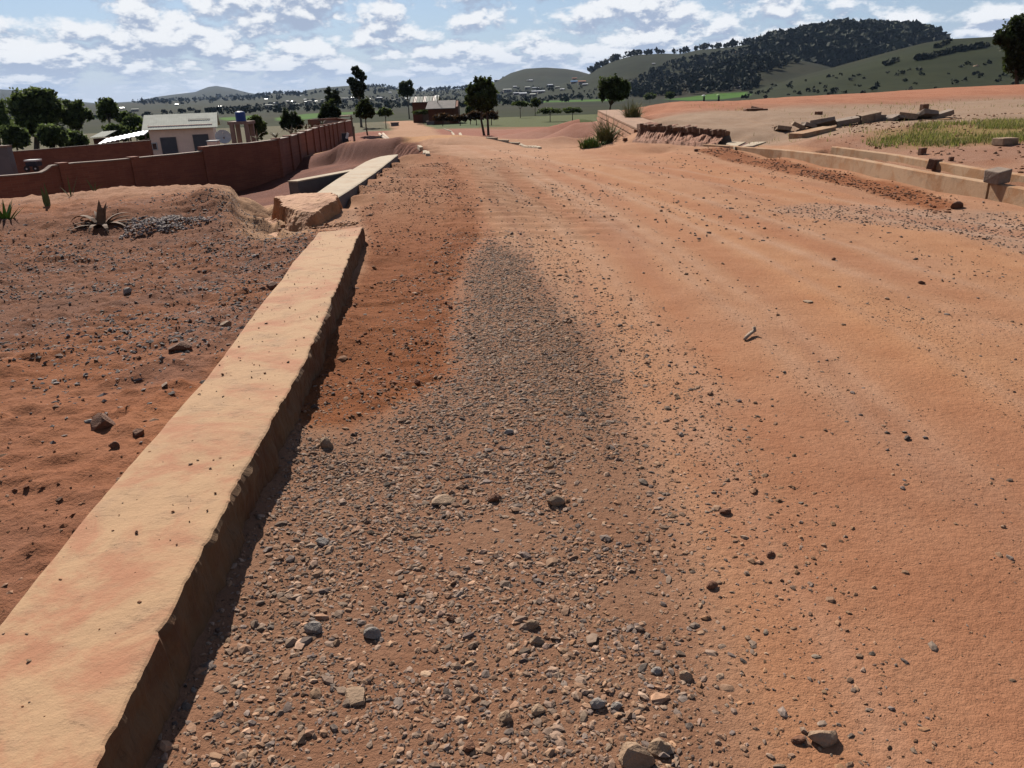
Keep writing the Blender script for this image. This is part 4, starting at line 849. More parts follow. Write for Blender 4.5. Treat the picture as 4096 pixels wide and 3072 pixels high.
x, y = sample(-9, -1.5, 3.0, 12, 1150, d_bank, 693); g = np.random.default_rng(694); sz = np.clip(g.lognormal(math.log(.021), .42, len(x)), .010, .06); scatter('slate_chips', x, y, sz, tints(len(x), SLATE, [4, 4, 3, 2], 695), 'grey slate chips spread in patches over the left bank', octa=True, seed=9, flat=(.25, .6))
x, y = sample(-8, -1.45, 1.2, 10, 260, lambda x, y: (x < kerb_l(y) - .03) * np.clip(.4 + fbm(x, y, .8, 3, 696), 0, 1), 697); g = np.random.default_rng(698); sz = np.clip(g.lognormal(math.log(.014), .5, len(x)), .006, .06); scatter('soil_clods', x, y, sz, tints(len(x), CL + [(.28, .15, .09)], [3, 3, 2, 2, 3], 699, .18), 'brown soil crumbs over the left bank beside the wall', octa=True, seed=10)
gp = np.random.default_rng(701); th = gp.uniform(0, 6.28, 900); rr = gp.uniform(0, 1, 900) ** .8; pc = at(650, 855, z=.33)
ro = (1 + .35 * np.sin(th * 2 + 1) + .2 * np.sin(th * 5)); x, y = pc[0] + rr * ro * .38 * np.cos(th), pc[1] + rr * ro * .5 * np.sin(th)
scatter('gravel_pile', x, y, gp.uniform(.022, .05, 900), tints(900, SLATE, [4, 5, 3, 1], 702) * 1.45, 'small heap of pale grey slate gravel behind the withered agave', seed=11, zoff=.08 * (1 - rr ** 2))
g = np.random.default_rng(721); y = g.uniform(1.3, 8.4, 260); f = g.beta(.8, .8, 260); x = kerb_l(y) + .03 + (kerb_r(y) - kerb_l(y) - .07) * f
_gz0 = ground_z; ground_z = lambda xx, yy: np.full(len(xx), .241)
scatter('soil_crumbs', x, y, np.clip(g.lognormal(math.log(.008), .5, 260), .004, .022), tints(260, CL + [(.42, .26, .16)], [1, 2, 1, 2, 6], 722, .18), 'soil crumbs lying on the top of the concrete wall', seed=13, sink=.25); ground_z = _gz0
g = np.random.default_rng(731); n = 420; x = g.normal(-2.55, .30, n); y = 10.12 + np.abs(g.normal(0, .16, n)) * (1 - .4 * (x > -2.4)); x = np.clip(x, -3.1, -2.0)
scatter('soil_clods', x, y, np.clip(g.lognormal(math.log(.035), .5, n), .012, .11), tints(n, [(.42, .2, .09), (.34, .14, .06), (.5, .26, .13)], [3, 3, 2], 732, .15), 'orange clods fallen at the foot of the earth mound', seed=14, sink=.4)
# clods over the right terrace
x, y = sample(7.2, 18, 8, 22, 26, lambda x, y: np.clip(.3 + fbm(x, y, 1.5, 3, 711), 0, 1), 712); g = np.random.default_rng(713); scatter('soil_clods', x, y, g.uniform(.02, .09, len(x)), tints(len(x), CL + [(.36, .2, .12)], [2, 3, 2, 2, 3], 714, .18), 'red soil clods over the terrace beyond the drain', seed=12)

# single stones one can pick out
STONES = [   # px, py, width px, material, label
    (1305, 1782, 66, 'rock', 'pale tan rock between the dark soil and the gravel by the wall'),
    (415, 1705, 92, 'rockbrown', 'dark brown lump of laterite left of the concrete wall'),
    (352, 1675, 40, 'rockgrey', 'grey flat stone just behind the dark laterite lump'),
    (558, 1738, 40, 'rockbrown', 'small brown stone between the laterite lump and the wall'),
    (460, 1805, 40, 'rockbrown', 'brown clod close to the left edge of the wall'),
    (725, 1412, 70, 'rockbrown', 'reddish brown clod against the wall near the slate chips'),
    (905, 1310, 44, 'rock', 'tan stone on the left bank among slate chips near the wall'),
    (1088, 1142, 42, 'rockbrown', 'dark clod hard against the left edge of the wall'),
    (505, 1145, 34, 'rockgrey', 'dark grey stone alone in the middle of the left bank'),
    (1980, 2002, 52, 'rockbrown', 'dark upright stone in the middle of the gravel'),
    (2222, 2024, 66, 'rock', 'block shaped tan stone with a dark side in the gravel'),
    (1768, 2004, 110, 'rock', 'long flat tan stone lying in the gravel'),
    (1290, 2180, 46, 'rockgrey', 'grey stone beside the shadow of the wall, upper one'),
    (2035, 1735, 34, 'rockgrey', 'small dark grey stone at the far end of the gravel centre'),
    (1420, 2790, 100, 'rock', 'flat angular yellowish stone at the bottom left of the gravel'),
    (1495, 2545, 66, 'rockgrey', 'blue grey stone in the lower left gravel'),
    (1255, 2530, 62, 'rockgrey', 'grey angular stone nearest the wall shadow at the bottom'),
    (1805, 2478, 38, 'rockbrown', 'small black cube shaped stone in the lower gravel'),
    (2127, 2515, 52, 'rock', 'grey tan stone with a dark front low in the gravel centre'),
    (2150, 2578, 50, 'rock', 'upright pale stone just below the dark fronted one'),
    (2020, 2878, 62, 'rock', 'rounded pale stone near the bottom centre'),
    (2155, 2855, 50, 'rock', 'squarish grey tan stone right of the rounded one at the bottom centre'),
    (1880, 2990, 50, 'rockbrown', 'dark fronted stone at the bottom edge left of centre'),
    (2390, 2830, 56, 'rockgrey', 'pair topping grey stone in the bottom right gravel'),
    (2465, 2838, 42, 'rockgrey', 'small round grey stone right of the larger grey one'),
    (2625, 2690, 36, 'rockgrey', 'pale grey round pebble lit white at the lower right'),
    (2745, 2712, 52, 'rock', 'tan block shaped stone at the lower right gravel edge'),
    (2640, 3005, 72, 'rock', 'large tan stone at the bottom right of the gravel'),
    (2545, 3050, 130, 'rock', 'biggest rounded tan boulder cut by the bottom edge of the picture'),
    (3290, 2960, 86, 'rock', 'tan rock alone on the dust at the bottom right'),
    (3195, 2965, 46, 'rockbrown', 'dark stone just left of the lone tan rock'),
    (2845, 2345, 42, 'rockbrown', 'dark upright stone on the dust right of the gravel'),
    (3085, 2222, 34, 'rockbrown', 'brown clod on the dust beyond the dark upright stone'),
    (2900, 2050, 40, 'rockbrown', 'dark brown stone at the right fringe of the gravel'),
    (3230, 1205, 34, 'rock', 'flat split pale stone lying on the wheel track'),
    (3687, 1133, 22, 'rockbrown', 'small dark stone far out on the right road half'),
    (3335, 1040, 16, 'rockbrown', 'tiny dark stone halfway to the right drain'),
    (3825, 833, 40, 'rockbrown', 'dark lump of soil at the tip of the right clod strip'),
]
for i, (px, py, w, mt, lb) in enumerate(STONES):
    p = at(px, py, z=gz(*at(px, py, z=0.02)[:2]) if px > 1200 else .13); s = w / F * math.sqrt(p[0] ** 2 + p[1] ** 2 + (EYE - p[2]) ** 2)
    z = float(ground_z(np.array([p[0]]), np.array([p[1]]))[0])
    fl = .28 if 'flat' in lb else .72
    lump('stone', (p[0], p[1], z + s * fl * .22), (s, s * random.uniform(.6, .85), s * fl), M[mt], 900 + i, lb, 'stone', cuts=5, rz=random.uniform(-.4, .4))
# bent stick on the wheel track
p = at(2995, 1345, z=.03); MB().tube([p + np.array(k) for k in ((-.045, -.06, .0), (-.01, -.015, .012), (.03, .035, .016), (.055, .055, .02), (.05, .062, .045))], [.011, .012, .012, .013, .012], 8).build('stick', M['palewood'], None, True)
tag(bpy.context.scene.objects['stick'], 'short bent grey stick lying on the right wheel track', 'stick')

# ------------------------------------------------------------------ rubble on the terrace
RUB = [  # px, py, width, height px, depth m, label
    (3195, 478, 48, 30, 'dark tilted slab at the left end of the rubble row'), (3235, 470, 40, 26, 'small upright slab second in the rubble row'),
    (3290, 478, 82, 30, 'long dark slab lying in the rubble beside the bare concrete patch'), (3130, 508, 50, 20, 'pale flat chunk left below the rubble row'),
    (3385, 505, 70, 30, 'rounded slab half in the grass right of the bare patch'), (3425, 470, 36, 26, 'small pointed slab behind the middle of the rubble row'),
    (3470, 490, 66, 40, 'large pale slab tipped up in the middle of the rubble row'), (3505, 474, 44, 28, 'dark block behind the large tipped slab'),
    (3560, 487, 60, 18, 'thin flat piece right of the large tipped slab'), (3625, 488, 56, 28, 'grey pointed slab in the right half of the rubble'),
    (3700, 488, 60, 26, 'two toned slab near the right end of the rubble row'), (3760, 490, 60, 22, 'last dark slab at the right end of the rubble row'),
    (3595, 470, 30, 22, 'small upright chip in the right half of the rubble'), (3600, 500, 44, 14, 'low pale chunk at the grass edge of the rubble')]
for i, (px, py, w, h, lb) in enumerate(RUB):
    w, h = w * 1.12, h * 1.35; p = at(px, py + h / 2.7, y=21.0); z = gz(p[0], p[1]); k = 21.5 / F
    o = MB().box((0, 0, 0), (w * k, w * k * random.uniform(.5, .9), h * k * random.uniform(.35, .6)), random.uniform(-.6, .6), .16, (random.uniform(-.5, .15), random.uniform(-.55, .55))).build('rubble_slab', M['block'] if i % 3 else M['rock'], None, False, .01)
    o.location = (p[0], p[1], z + h * k * .36); tag(o, lb, 'rubble')
def blockthing(px, py, w, h, y, mat, lb, name='concrete_block', rz=.2, tilt=(0, 0), dep=.7):
    p = at(px, py + h / 2, y=y); k = y * 1.03 / F; z = gz(p[0], p[1])
    o = MB().box((0, 0, 0), (w * k, w * k * dep, h * k), rz, .06, tilt).build(name, mat, None, False, .012); o.location = (p[0], p[1], z + h * k * .45); return tag(o, lb, 'block')
blockthing(4020, 558, 72, 26, 14.4, M['rock'], 'flat topped tan block lying on the grass at the right edge', rz=.25)
blockthing(3693, 443, 26, 24, 26, M['rockbrown'], 'dark square block alone on the terrace behind the rubble', rz=.3)
blockthing(3010, 452, 60, 10, 28, M['rockbrown'], 'long low dark block on the red ridge foot', rz=.05); blockthing(3055, 449, 24, 8, 28, M['rockbrown'], 'short low dark block right of the long one on the ridge foot', rz=.1)
blockthing(3022, 438, 30, 14, 28.6, M['rockbrown'], 'pair like dark lump above the long low block', rz=.4, tilt=(.2, .2)); blockthing(3275, 445, 24, 14, 25, M['rockbrown'], 'small dark block behind the left of the rubble', rz=.4)
blockthing(3735, 650, 44, 38, 12.9, M['rockbrown'], 'dark upright clod of earth behind the drain', 'earth_lump', .5, (.1, .1)); blockthing(3277, 596, 34, 20, 15.5, M['rockbrown'], 'dark flat clod behind the drain at its far half', 'earth_lump', .3)
blockthing(3690, 587, 26, 26, 14.6, M['rockbrown'], 'dark clod at the front edge of the grass', 'earth_lump', .3); blockthing(3660, 650, 38, 18, 12.9, M['rockbrown'], 'low clod left of the dark upright one', 'earth_lump', .1)
blockthing(3370, 612, 60, 30, 14.6, M['rockbrown'], 'pile of dark clods behind the drain wall', 'earth_lump', .6); blockthing(3420, 612, 34, 30, 14.5, M['rockbrown'], 'tall dark clod beside the pile behind the drain', 'earth_lump', .2)
blockthing(3805, 627, 18, 16, 13.4, M['rockbrown'], 'small dark clod right of the upright one', 'earth_lump', .2); blockthing(2500, 560, 16, 12, 23.5, M['rockbrown'], 'small red stone at the foot of the crumbling bank', 'stone_block', .2)
blockthing(2785, 580, 14, 9, 19.3, M['rockbrown'], 'small dark stone on the far end of the drain wall', 'stone_block', .2)
# low ledges
led = empty('concrete_ledge', (9, 20, .5), 'short pale concrete ledge under the left part of the rubble', 'ledge'); a, b = at(3185, 502, y=19.6), at(3320, 490, y=20.2)
wallbox(MB(), a, b, .4, .2, gz(*a[:2]) + .12, gz(*b[:2]) + .10).build('ledge', M['drain'], led)
led2 = empty('low_retaining_step', (14, 20, .5), 'long low step in the terrace running right from the rubble', 'step'); a, b = at(3740, 476, y=20.6), at(4300, 440, y=22.5)
wallbox(MB(), a, b, .6, .3, a[2], b[2]).build('ledge', M['drain'], led2)

# ------------------------------------------------------------------ long brick wall on the left
WA, WC, WD = at(-160, 705, y=25.7), at(1100, 557, y=36.0), at(1403, 481, y=62.0)
def on_plane(px, py, A, B):
    d = ray(px, py); n = np.array([-(B - A)[1], (B - A)[0]]); t = (n @ A[:2]) / (n @ d[:2]); return np.array([0, 0, EYE]) + t * d
bw = empty('brick_wall', (*WC[:2], -2.4), 'long dark red brick boundary wall with stepped top and pilasters on the left', 'brick wall')
def run(A, B, tops, base, parent, pil, th=.22, thick=True):
    T = [on_plane(px, py, A, B) for px, py in tops]
    for i in range(len(T) - 1):
        a, b = T[i], T[i + 1]
        if np.hypot(*(b - a)[:2]) < .02: continue
        wallbox(MB(), a, b, th, base, a[2] - .05, b[2] - .05).build('wall_panel', M['brick'], parent)
        wallbox(MB(), a, b, th + .06, (a[2] - .047, b[2] - .047), a[2], b[2]).build('coping', M['coping'], parent)
    for px, py in pil:
        p = on_plane(px, py, A, B); d = (B - A)[:2] / np.linalg.norm((B - A)[:2])
        mb = MB(); mb.box((p[0], p[1], (base + p[2] + .04) / 2), (.34, .36, p[2] + .04 - base), math.atan2(d[1], d[0])); mb.build('pilaster', M['brick'], parent)
run(WA, WC, [(-160, 712), (0, 702), (80, 696), (160, 688), (180, 678), (201, 661), (294, 650), (420, 641), (530, 631), (610, 623), (700, 615), (796, 605), (827, 584), (900, 577), (1000, 570), (1100, 557)], -2.9, bw, [(245, 655), (530, 631), (815, 590)])
run(WC, WD, [(1100, 557), (1146, 547), (1207, 528), (1262, 509), (1305, 500), (1335, 494), (1360, 488), (1403, 481)], -2.9, bw, [(1102, 556), (1148, 545), (1182, 536), (1212, 526), (1243, 516), (1266, 507), (1289, 502), (1307, 499), (1322, 496), (1340, 492), (1371, 486)])
# inner brick wall further back and the grey pillar at the picture's edge
IA, IB = at(-60, 610, y=44), at(600, 560, y=44)
iwall = empty('brick_wall', (*IA[:2], -2.6), 'second brick wall standing behind the long one in front of the trees', 'brick wall')
run(IA, IB, [(-60, 612), (60, 604), (150, 597), (330, 582), (450, 572), (600, 560)], -3.0, iwall, [])
gp_ = empty('wall_pillar', at(20, 640, y=30) * [1, 1, 0] + [0, 0, -2.4], 'grey rendered wall end cut by the left picture edge', 'pillar')
a, b = at(-60, 592, y=31), at(38, 592, y=31); wallbox(MB(), a, b, .3, -2.9, a[2]).build('wall', simple('grey render', (.17, .16, .17), .2, 3), gp_)
wallbox(MB(), a, b, .36, a[2] + .003, a[2] + .07).build('coping', M['coping'], gp_)

# ------------------------------------------------------------------ pink house with white roof
HY = 55.0
hp = lambda px, py, dy=0.0: at(px, py, y=HY + dy)
hs = empty('house', (hp(715, 600)[0], HY, -2.8), 'pink house with pale corrugated roof and two grey doors behind the brick wall', 'house')
w0, w1 = hp(600, 512), hp(840, 500); x0, x1 = w0[0], w1[0]; ze = (w0[2] + w1[2]) / 2; zr = hp(580, 465)[2] + .05; zg = -3.0; DEP = 4.2
mb = MB(); mb.box(((x0 + x1) / 2, HY + DEP / 2, (ze + zg) / 2 + .05), (x1 - x0, DEP, ze - zg + .1)); mb.add([(x0, HY, ze + .1), (x0, HY + DEP, ze + .1), (x0, HY + DEP / 2, zr - .12)], [(0, 1, 2)]); mb.add([(x1, HY, ze + .1), (x1, HY + DEP, ze + .1), (x1, HY + DEP / 2, zr - .12)], [(0, 2, 1)]); mb.build('wall', M['plaster'], hs)
def corrugated(name, p00, p10, p11, p01, nw, amp, mat, parent, along=1):
    """sheet between four corners, ribs running from the 0 edge to the 1 edge"""
    p00, p10, p11, p01 = map(lambda p: np.array(p, float), (p00, p10, p11, p01)); n = nw * 4 + 1; up = np.cross(p10 - p00, p01 - p00); up /= np.linalg.norm(up); up = up * (1 if up[2] > 0 else -1)
    rows = []
    for i in range(n):
        t = i / (n - 1); o = amp * (1, .35, -1, .35)[i % 4] if nw else 0
        a = p00 * (1 - t) + p10 * t + up * o; b = p01 * (1 - t) + p11 * t + up * o; rows.append([a, b, b - up * .03, a - up * .03])
    o = strip_mesh(name, np.array([r + [r[0]] for r in rows]), mat); adopt(o, parent); return o
ex = .35
rf = corrugated('roof', (x0 - ex, HY - .45, ze - .12), (x1 + ex, HY - .45, ze - .12), (x1 + ex, HY + DEP / 2, zr), (x0 - ex, HY + DEP / 2, zr), 30, .007, M['tin'], hs)
corrugated('roof', (x0 - ex, HY + DEP + .45, ze - .12), (x1 + ex, HY + DEP + .45, ze - .12), (x1 + ex, HY + DEP / 2 + .02, zr - .01), (x0 - ex, HY + DEP / 2 + .02, zr - .01), 34, .012, M['tin'], hs)
# skylight slit in the front roof, its dark opening painted as a black strip
hs.rotation_euler = (0, 0, math.radians(17))
q = lambda f, g_: np.array([x0 - ex + (x1 - x0 + 2 * ex) * f, HY - .45 + (DEP / 2 + .45) * g_, ze - .12 + (zr - ze + .12) * g_ + .055])
MB().add([q(.60, .50), q(.90, .50), q(.90, .57), q(.60, .57)], [(0, 1, 2, 3)]).build('vent_slit', M['black'], rf)
for pa, pb in (((648, 553), (686, 615)), ((769, 543), (806, 600))):
    a, b = hp(*pa), hp(*pb); dz = -2.75; dx_ = .9
    dr = MB().box((a[0] + .45, HY - .02, (a[2] + dz) / 2), (dx_, .06, a[2] - dz)).build('door', M['door'], hs)
    MB().box((a[0] + .75, HY - .08, (a[2] + dz) / 2), (.1, .06, .03)).build('handle', M['white'], dr)
    fm = MB(); fm.box((a[0] + .45 - .48, HY - .025, (a[2] + dz) / 2), (.06, .1, a[2] - dz)); fm.box((a[0] + .45 + .48, HY - .025, (a[2] + dz) / 2), (.06, .1, a[2] - dz)); fm.box((a[0] + .45, HY - .025, a[2] + .03), (1.02, .1, .06)); f = fm.build('door_frame', M['plinth']); adopt(f, hs)
MB().box(((x0 + x1) / 2, HY - .015, zg + .55), (x1 - x0 + .03, .05, 1.1)).build('plinth', M['plinth'], hs)
a = hp(626, 584); wn_ = MB().box((a[0], HY - .03, a[2]), (.36, .06, .5)).build('window', M['white'], hs); MB().box((a[0], HY - .065, a[2]), (.24, .02, .38)).build('pane', M['glass'], wn_)
# lean-to beside it
lt = empty('open_shed', tuple(hs.location), 'open shed with a bright white lean-to roof left of the pink house', 'shed')
a, b = hp(425, 570), hp(600, 532); corrugated('roof', (a[0], HY - .4, a[2]), (b[0] - .1, HY - .4, b[2] - .03), (b[0] - .1, HY + 3.2, b[2] + .18), (a[0], HY + 3.2, a[2] + .2), 10, .02, M['tinwhite'], lt)
for fx_ in (.03, .5, .95):
    for yy_ in (HY - .2, HY + 3.0):
        xx = a[0] + (b[0] - a[0]) * fx_; zz = a[2] + (b[2] - a[2]) * fx_ - .03; MB().tube([(xx, yy_, -3.0), (xx, yy_, zz)], .06, 6).build('post', M['wood'], lt)
wallbox(MB(), (a[0], HY + 3.1), (b[0], HY + 3.1), .15, -3.0, a[2] - .4, b[2] - .4).build('back_wall', M['mud'], lt); lt.rotation_euler = (0, 0, math.radians(17))
# small structures behind
s2 = empty('small_shed', at(398, 545, y=70), 'small shed with a short white roof in front of the dark trees', 'shed')
a, b = at(366, 538, y=70), at(427, 533, y=70); corrugated('roof', (a[0], 69.6, a[2] - .25), (b[0], 69.6, b[2] - .25), (b[0], 72, b[2] + .15), (a[0], 72, a[2] + .15), 6, .02, M['tin'], s2)
MB().box(((a[0] + b[0]) / 2, 71, -1.75), (b[0] - a[0] - .2, 2.2, 2.4 + 2 * (a[2] - .35 + .55))).build('wall', M['mud'], s2)
ck = empty('handcart', at(132, 640, y=31), 'small dark cart with a pale top standing behind the step in the wall', 'cart'); c_ = at(132, 643, y=31)
MB().box((c_[0], 31, c_[2] - .12), (.42, .4, .16)).build('body', M['cloth'], ck); MB().box((c_[0], 31, c_[2] + .02), (.46, .44, .05)).build('top', M['white'], ck)
for sx in (-1, 1):
    mbw = MB(); mbw.tube([(c_[0] + sx * .17, 30.75, c_[2] - .28), (c_[0] + sx * .17, 30.79, c_[2] - .28)], .12, 12); wl = mbw.build('wheel', M['black'], ck); MB().tube([(c_[0] + sx * .17, 30.73, c_[2] - .28), (c_[0] + sx * .17, 30.75, c_[2] - .28)], .03, 8).build('hub', M['white'], wl)
MB().tube([(c_[0], 31.2, c_[2] - .15), (c_[0], 31.9, c_[2] - .9), (c_[0], 32.0, -2.5)], .03, 6).build('handle', M['wood'], ck)

# ------------------------------------------------------------------ water tank and its neighbours
TY = 47.0; tp = lambda px, py: at(px, py, y=TY)
wt = empty('water_tank_stand', (tp(958, 560)[0], TY, -2.7), 'four legged concrete stand carrying the blue water tank', 'tank stand')
c0 = tp(955, 486); zp = c0[2]
MB().box((c0[0], TY + .45, zp - .08), (1.25, 1.25, .16)).build('platform', M['concpost'], wt)
for sx, sy in ((-1, 0), (1, 0), (-1, 1), (1, 1)): MB().box((c0[0] + sx * .42, TY - .05 + sy * 1.0, (zp - .16 - 2.9) / 2), (.22, .22, 2.9 + zp - .16)).build('leg', M['concpost'], wt)
tk = empty('water_tank', (c0[0], TY + .45, zp), 'round blue plastic water tank on its concrete stand', 'water tank')
mb = MB(); R_ = .29; prof = [(R_, 0), (R_, .04), (R_ * .97, .06), (R_, .10), (R_, .2), (R_ * .97, .22), (R_, .24), (R_, .36), (R_ * .97, .38), (R_, .40), (R_ * .97, .49), (R_ * .7, .53), (.1, .55)]
mb.tube([(c0[0], TY + .45, zp + z_) for _, z_ in prof], [r for r, _ in prof], 20); mb.build('body', M['tank'], tk, True)
MB().tube([(c0[0], TY + .45, zp + .551), (c0[0], TY + .45, zp + .60)], .11, 14).build('lid', M['white'], tk)
ds = empty('satellite_dish', tp(895, 560) * [1, 1, 0] + [0, 0, -2.7], 'pale satellite dish on a short post left of the tank stand', 'satellite dish')
d0 = tp(893, 548); n_ = Vector((.35, -.75, .55)).normalized(); a_ = n_.cross(Vector((0, 0, 1))).normalized(); b_ = n_.cross(a_); vs, fs = [Vector(d0) - n_ * .12], []
for r_, dz in ((.17, -.09), (.33, -.02), (.45, .06)):
    for k in range(18): vs.append(Vector(d0) + (a_ * math.cos(k * .349) + b_ * math.sin(k * .349)) * r_ + n_ * dz)
for k in range(18): fs.append((0, 1 + k, 1 + (k + 1) % 18))
for r_ in range(2):
    for k in range(18): fs.append((1 + r_ * 18 + k, 19 + r_ * 18 + k, 19 + r_ * 18 + (k + 1) % 18, 1 + r_ * 18 + (k + 1) % 18))
o = MB().add(vs, fs).build('dish', M['white'], ds); sm = o.modifiers.new('thick', 'SOLIDIFY'); sm.thickness = .02
MB().tube([(d0[0], d0[1] + .1, -2.9), (d0[0], d0[1] + .1, d0[2])], .04, 8).build('post', M['concpost'], ds); MB().tube([Vector(d0) - n_ * .1 - b_ * .4, Vector(d0) + n_ * .45], .015, 6).build('feed_arm', M['concpost'], ds)
bx = empty('white_box', tp(876, 575) * [1, 1, 0] + [0, 0, -2.7], 'pinkish masonry box with a white lid just above the brick wall', 'box'); b0 = tp(877, 562)
MB().box((b0[0], TY - 1, b0[2] / 2 - 1.45), (.55, .5, b0[2] + 2.9)).build('body', M['plaster'], bx); MB().box((b0[0], TY - 1, b0[2] + .035), (.62, .56, .066)).build('lid', M['white'], bx)

# ------------------------------------------------------------------ yard at the wall's end, sign, poles, logs
yd = empty('brick_enclosure', (at(1330, 500, y=68)[0], 68, -2.5), 'small roofless brick enclosure with pale inner wall behind the end of the brick wall', 'enclosure'); ypt = lambda px, py, yy=68: at(px, py, y=yy)
a, b = ypt(1235, 478, 70), ypt(1345, 471, 74); wallbox(MB(), a, b, .25, -2.9, a[2], b[2]).build('wall', M['brick'], yd)
c = ypt(1400, 479, 74); wallbox(MB(), b, c, .25, -2.9, b[2], c[2]).build('wall', M['brick'], yd)
a, b = ypt(1283, 481, 69), ypt(1352, 482, 72); wallbox(MB(), a, b, .2, -2.9, a[2], b[2]).build('inner_wall', M['coping'], yd); c = ypt(1395, 484, 72); wallbox(MB(), b + [.12, 0, 0], c, .2, -2.9, c[2], c[2]).build('inner_wall', M['slab'], yd)
a = ypt(1382, 464, 73); MB().box((a[0], 73, a[2]), (.85, 1.2, .12)).build('roof_slab', M['slab'], yd)
pl = empty('wooden_pole', at(1419, 576, y=39.5), 'leaning dark wooden pole at the end of the brick wall', 'pole'); a, b = at(1419, 578, y=39.5), at(1404, 463, y=39.8); a[2] -= .2
MB().tube([a, (a + b) / 2 + [.015, 0, 0], b], [.05, .045, .035], 8).build('shaft', M['wood'], pl); MB().box((at(1405, 475, y=39.75)), (.16, .05, .05), .3).build('cross_piece', M['wood'], pl)
a, b = at(1420, 576, y=39.7), at(1415, 506, y=39.9); a[2] -= .2; o = MB().tube([a, b], [.035, .03], 8).build('wooden_post', M['wood']); tag(o, 'shorter thin post standing just right of the leaning pole', 'post')
sg = empty('signboard', at(1390, 582, y=40), 'dark signboard on legs with a tilted white plate before the wall end', 'signboard')
a, b = at(1366, 533, y=40), at(1394, 576, y=40); wallbox(MB(), a, (b[0], 40.1), .04, b[2], a[2]).build('board', M['cloth'], sg)
c = at(1389, 543, y=39.8); MB().box(tuple(c), (.12, .03, .28), .1, 0, (0, .38)).build('plate', M['white'], sg)
for px in (1376, 1382, 1400, 1406):
    p = at(px, 582, y=40); MB().tube([(p[0], 40.05, p[2] - .25), (p[0] - .05, 40.05, p[2] + .25)], .018, 6).build('leg', M['wood'], sg)
for i, (pa, pb, lb) in enumerate((((1516, 517), (1566, 553), 'lower of two pale peeled logs lying left of the far road'), ((1531, 515), (1572, 551), 'upper of two pale peeled logs lying left of the far road'))):
    a, b = at(*pa, y=58), at(*pb, y=47.5); a[2] = gz(a[0], a[1]) + .1; b[2] = gz(b[0], b[1]) + .1; o = MB().tube([a, (a + b) / 2, b], [.09, .10, .11], 8).build('log', M['palewood'], None, True); tag(o, lb, 'log')
for (px, py, lb) in ((1580, 499, 'dark concrete culvert head left of the far road'), (1722, 494, 'dark concrete culvert head right of the far road')):
    p = hit(px, py + 5, 25); k = p[1] * 1.02 / F; r = empty('culvert_head', tuple(p), lb, 'culvert')
    MB().box((p[0], p[1], p[2] + 4 * k), (28 * k, 14 * k, 12 * k), .1).build('body', M['plinth'], r); MB().box((p[0], p[1], p[2] + 11.6 * k), (31 * k, 17 * k, 3 * k), .1).build('cap', M['coping'], r)
def edging(pts, lb, w=.11):
    P3 = [hit(px, py, 12) for px, py in pts]; mb = MB(); r = empty('stone_edging', tuple(P3[0]), lb, 'edging'); c = cur(np.array(P3)[:, :2], 3 * len(P3))
    for i in range(len(c) - 1):
        a, b = c[i], c[i + 1]; z = gz(*((a + b) / 2)); mb = MB(); d = b - a; mb.box(((a + b)[0] / 2, (a + b)[1] / 2, z + .005), (np.linalg.norm(d) * .94, w, .12), math.atan2(d[1], d[0]), .12); mb.build('edge_stone', M['slab'], r)
edging([(1640, 578), (1670, 595), (1697, 612), (1712, 628)], 'thin line of pale edging stones at the left shoulder before the bend')
edging([(1945, 553), (2010, 567), (2080, 582), (2160, 596)], 'pale edging stones along the right shoulder by the red basin')
edging([(1775, 518), (1810, 530), (1850, 541)], 'short pale edging line at the far right bend of the road')

# ------------------------------------------------------------------ huts by the far road
h1 = empty('brick_hut', at(1690, 440, y=112), 'brick hut with rust streaked pale metal roof beside the far road', 'hut'); u = lambda px, py, yy=112.0: at(px, py, y=yy)
a, b = u(1648, 408), u(1745, 404); zt = (a[2] + b[2]) / 2; xa, xb = a[0], b[0]; zb = gz((xa + xb) / 2, 112) - .3; zrr = u(1690, 386)[2]
MB().box(((xa + xb) / 2, 114, (zt + zb) / 2), (xb - xa, 4, zt - zb)).build('wall', M['mud'], h1)
for k in range(9):
    f0, f1 = k / 9, (k + 1) / 9; xx0, xx1 = xa - .3 + (xb - xa + .6) * f0, xa - .3 + (xb - xa + .6) * f1
    corrugated('roof_sheet', (xx0 + .02, 111.6, zt - .06), (xx1 - .02, 111.6, zt - .06), (xx1 - .02, 114, zrr), (xx0 + .02, 114, zrr), 2, .03, M['tinrust'] if k % 3 == 1 else M['tin'], h1)
corrugated('roof_sheet', (xa - .3, 116.4, zt - .06), (xb + .3, 116.4, zt - .06), (xb + .3, 114.02, zrr - .02), (xa - .3, 114.02, zrr - .02), 12, .03, M['tinrust'], h1)
p = u(1700, 428); MB().box((p[0], 111.97, zb + 1.0), (.8, .06, 1.6)).build('door', M['wood'], h1)
h2 = empty('brick_hut', at(1770, 450, y=104), 'low red hut with dark grey roof and gable end beside the far road', 'hut'); u2 = lambda px, py: at(px, py, y=104.0)
a, b = u2(1712, 430), u2(1832, 428); xa, xb = a[0], b[0]; zt = a[2]; zb = gz((xa + xb) / 2, 104) - .3; zrr = u2(1770, 402)[2]
MB().box(((xa + xb) / 2, 106, (zt + zb) / 2), (xb - xa, 4, zt - zb)).build('wall', M['mud'], h2); MB().add([(xb - .03, 104, zt - .01), (xb - .03, 108, zt - .01), (xb - .03, 106, zrr - .1), (xb - .3, 104, zt - .01), (xb - .3, 108, zt - .01), (xb - .3, 106, zrr - .1)], [(0, 1, 2), (5, 4, 3), (0, 3, 4, 1), (1, 4, 5, 2), (2, 5, 3, 0)]).build('gable', M['brick'], h2)
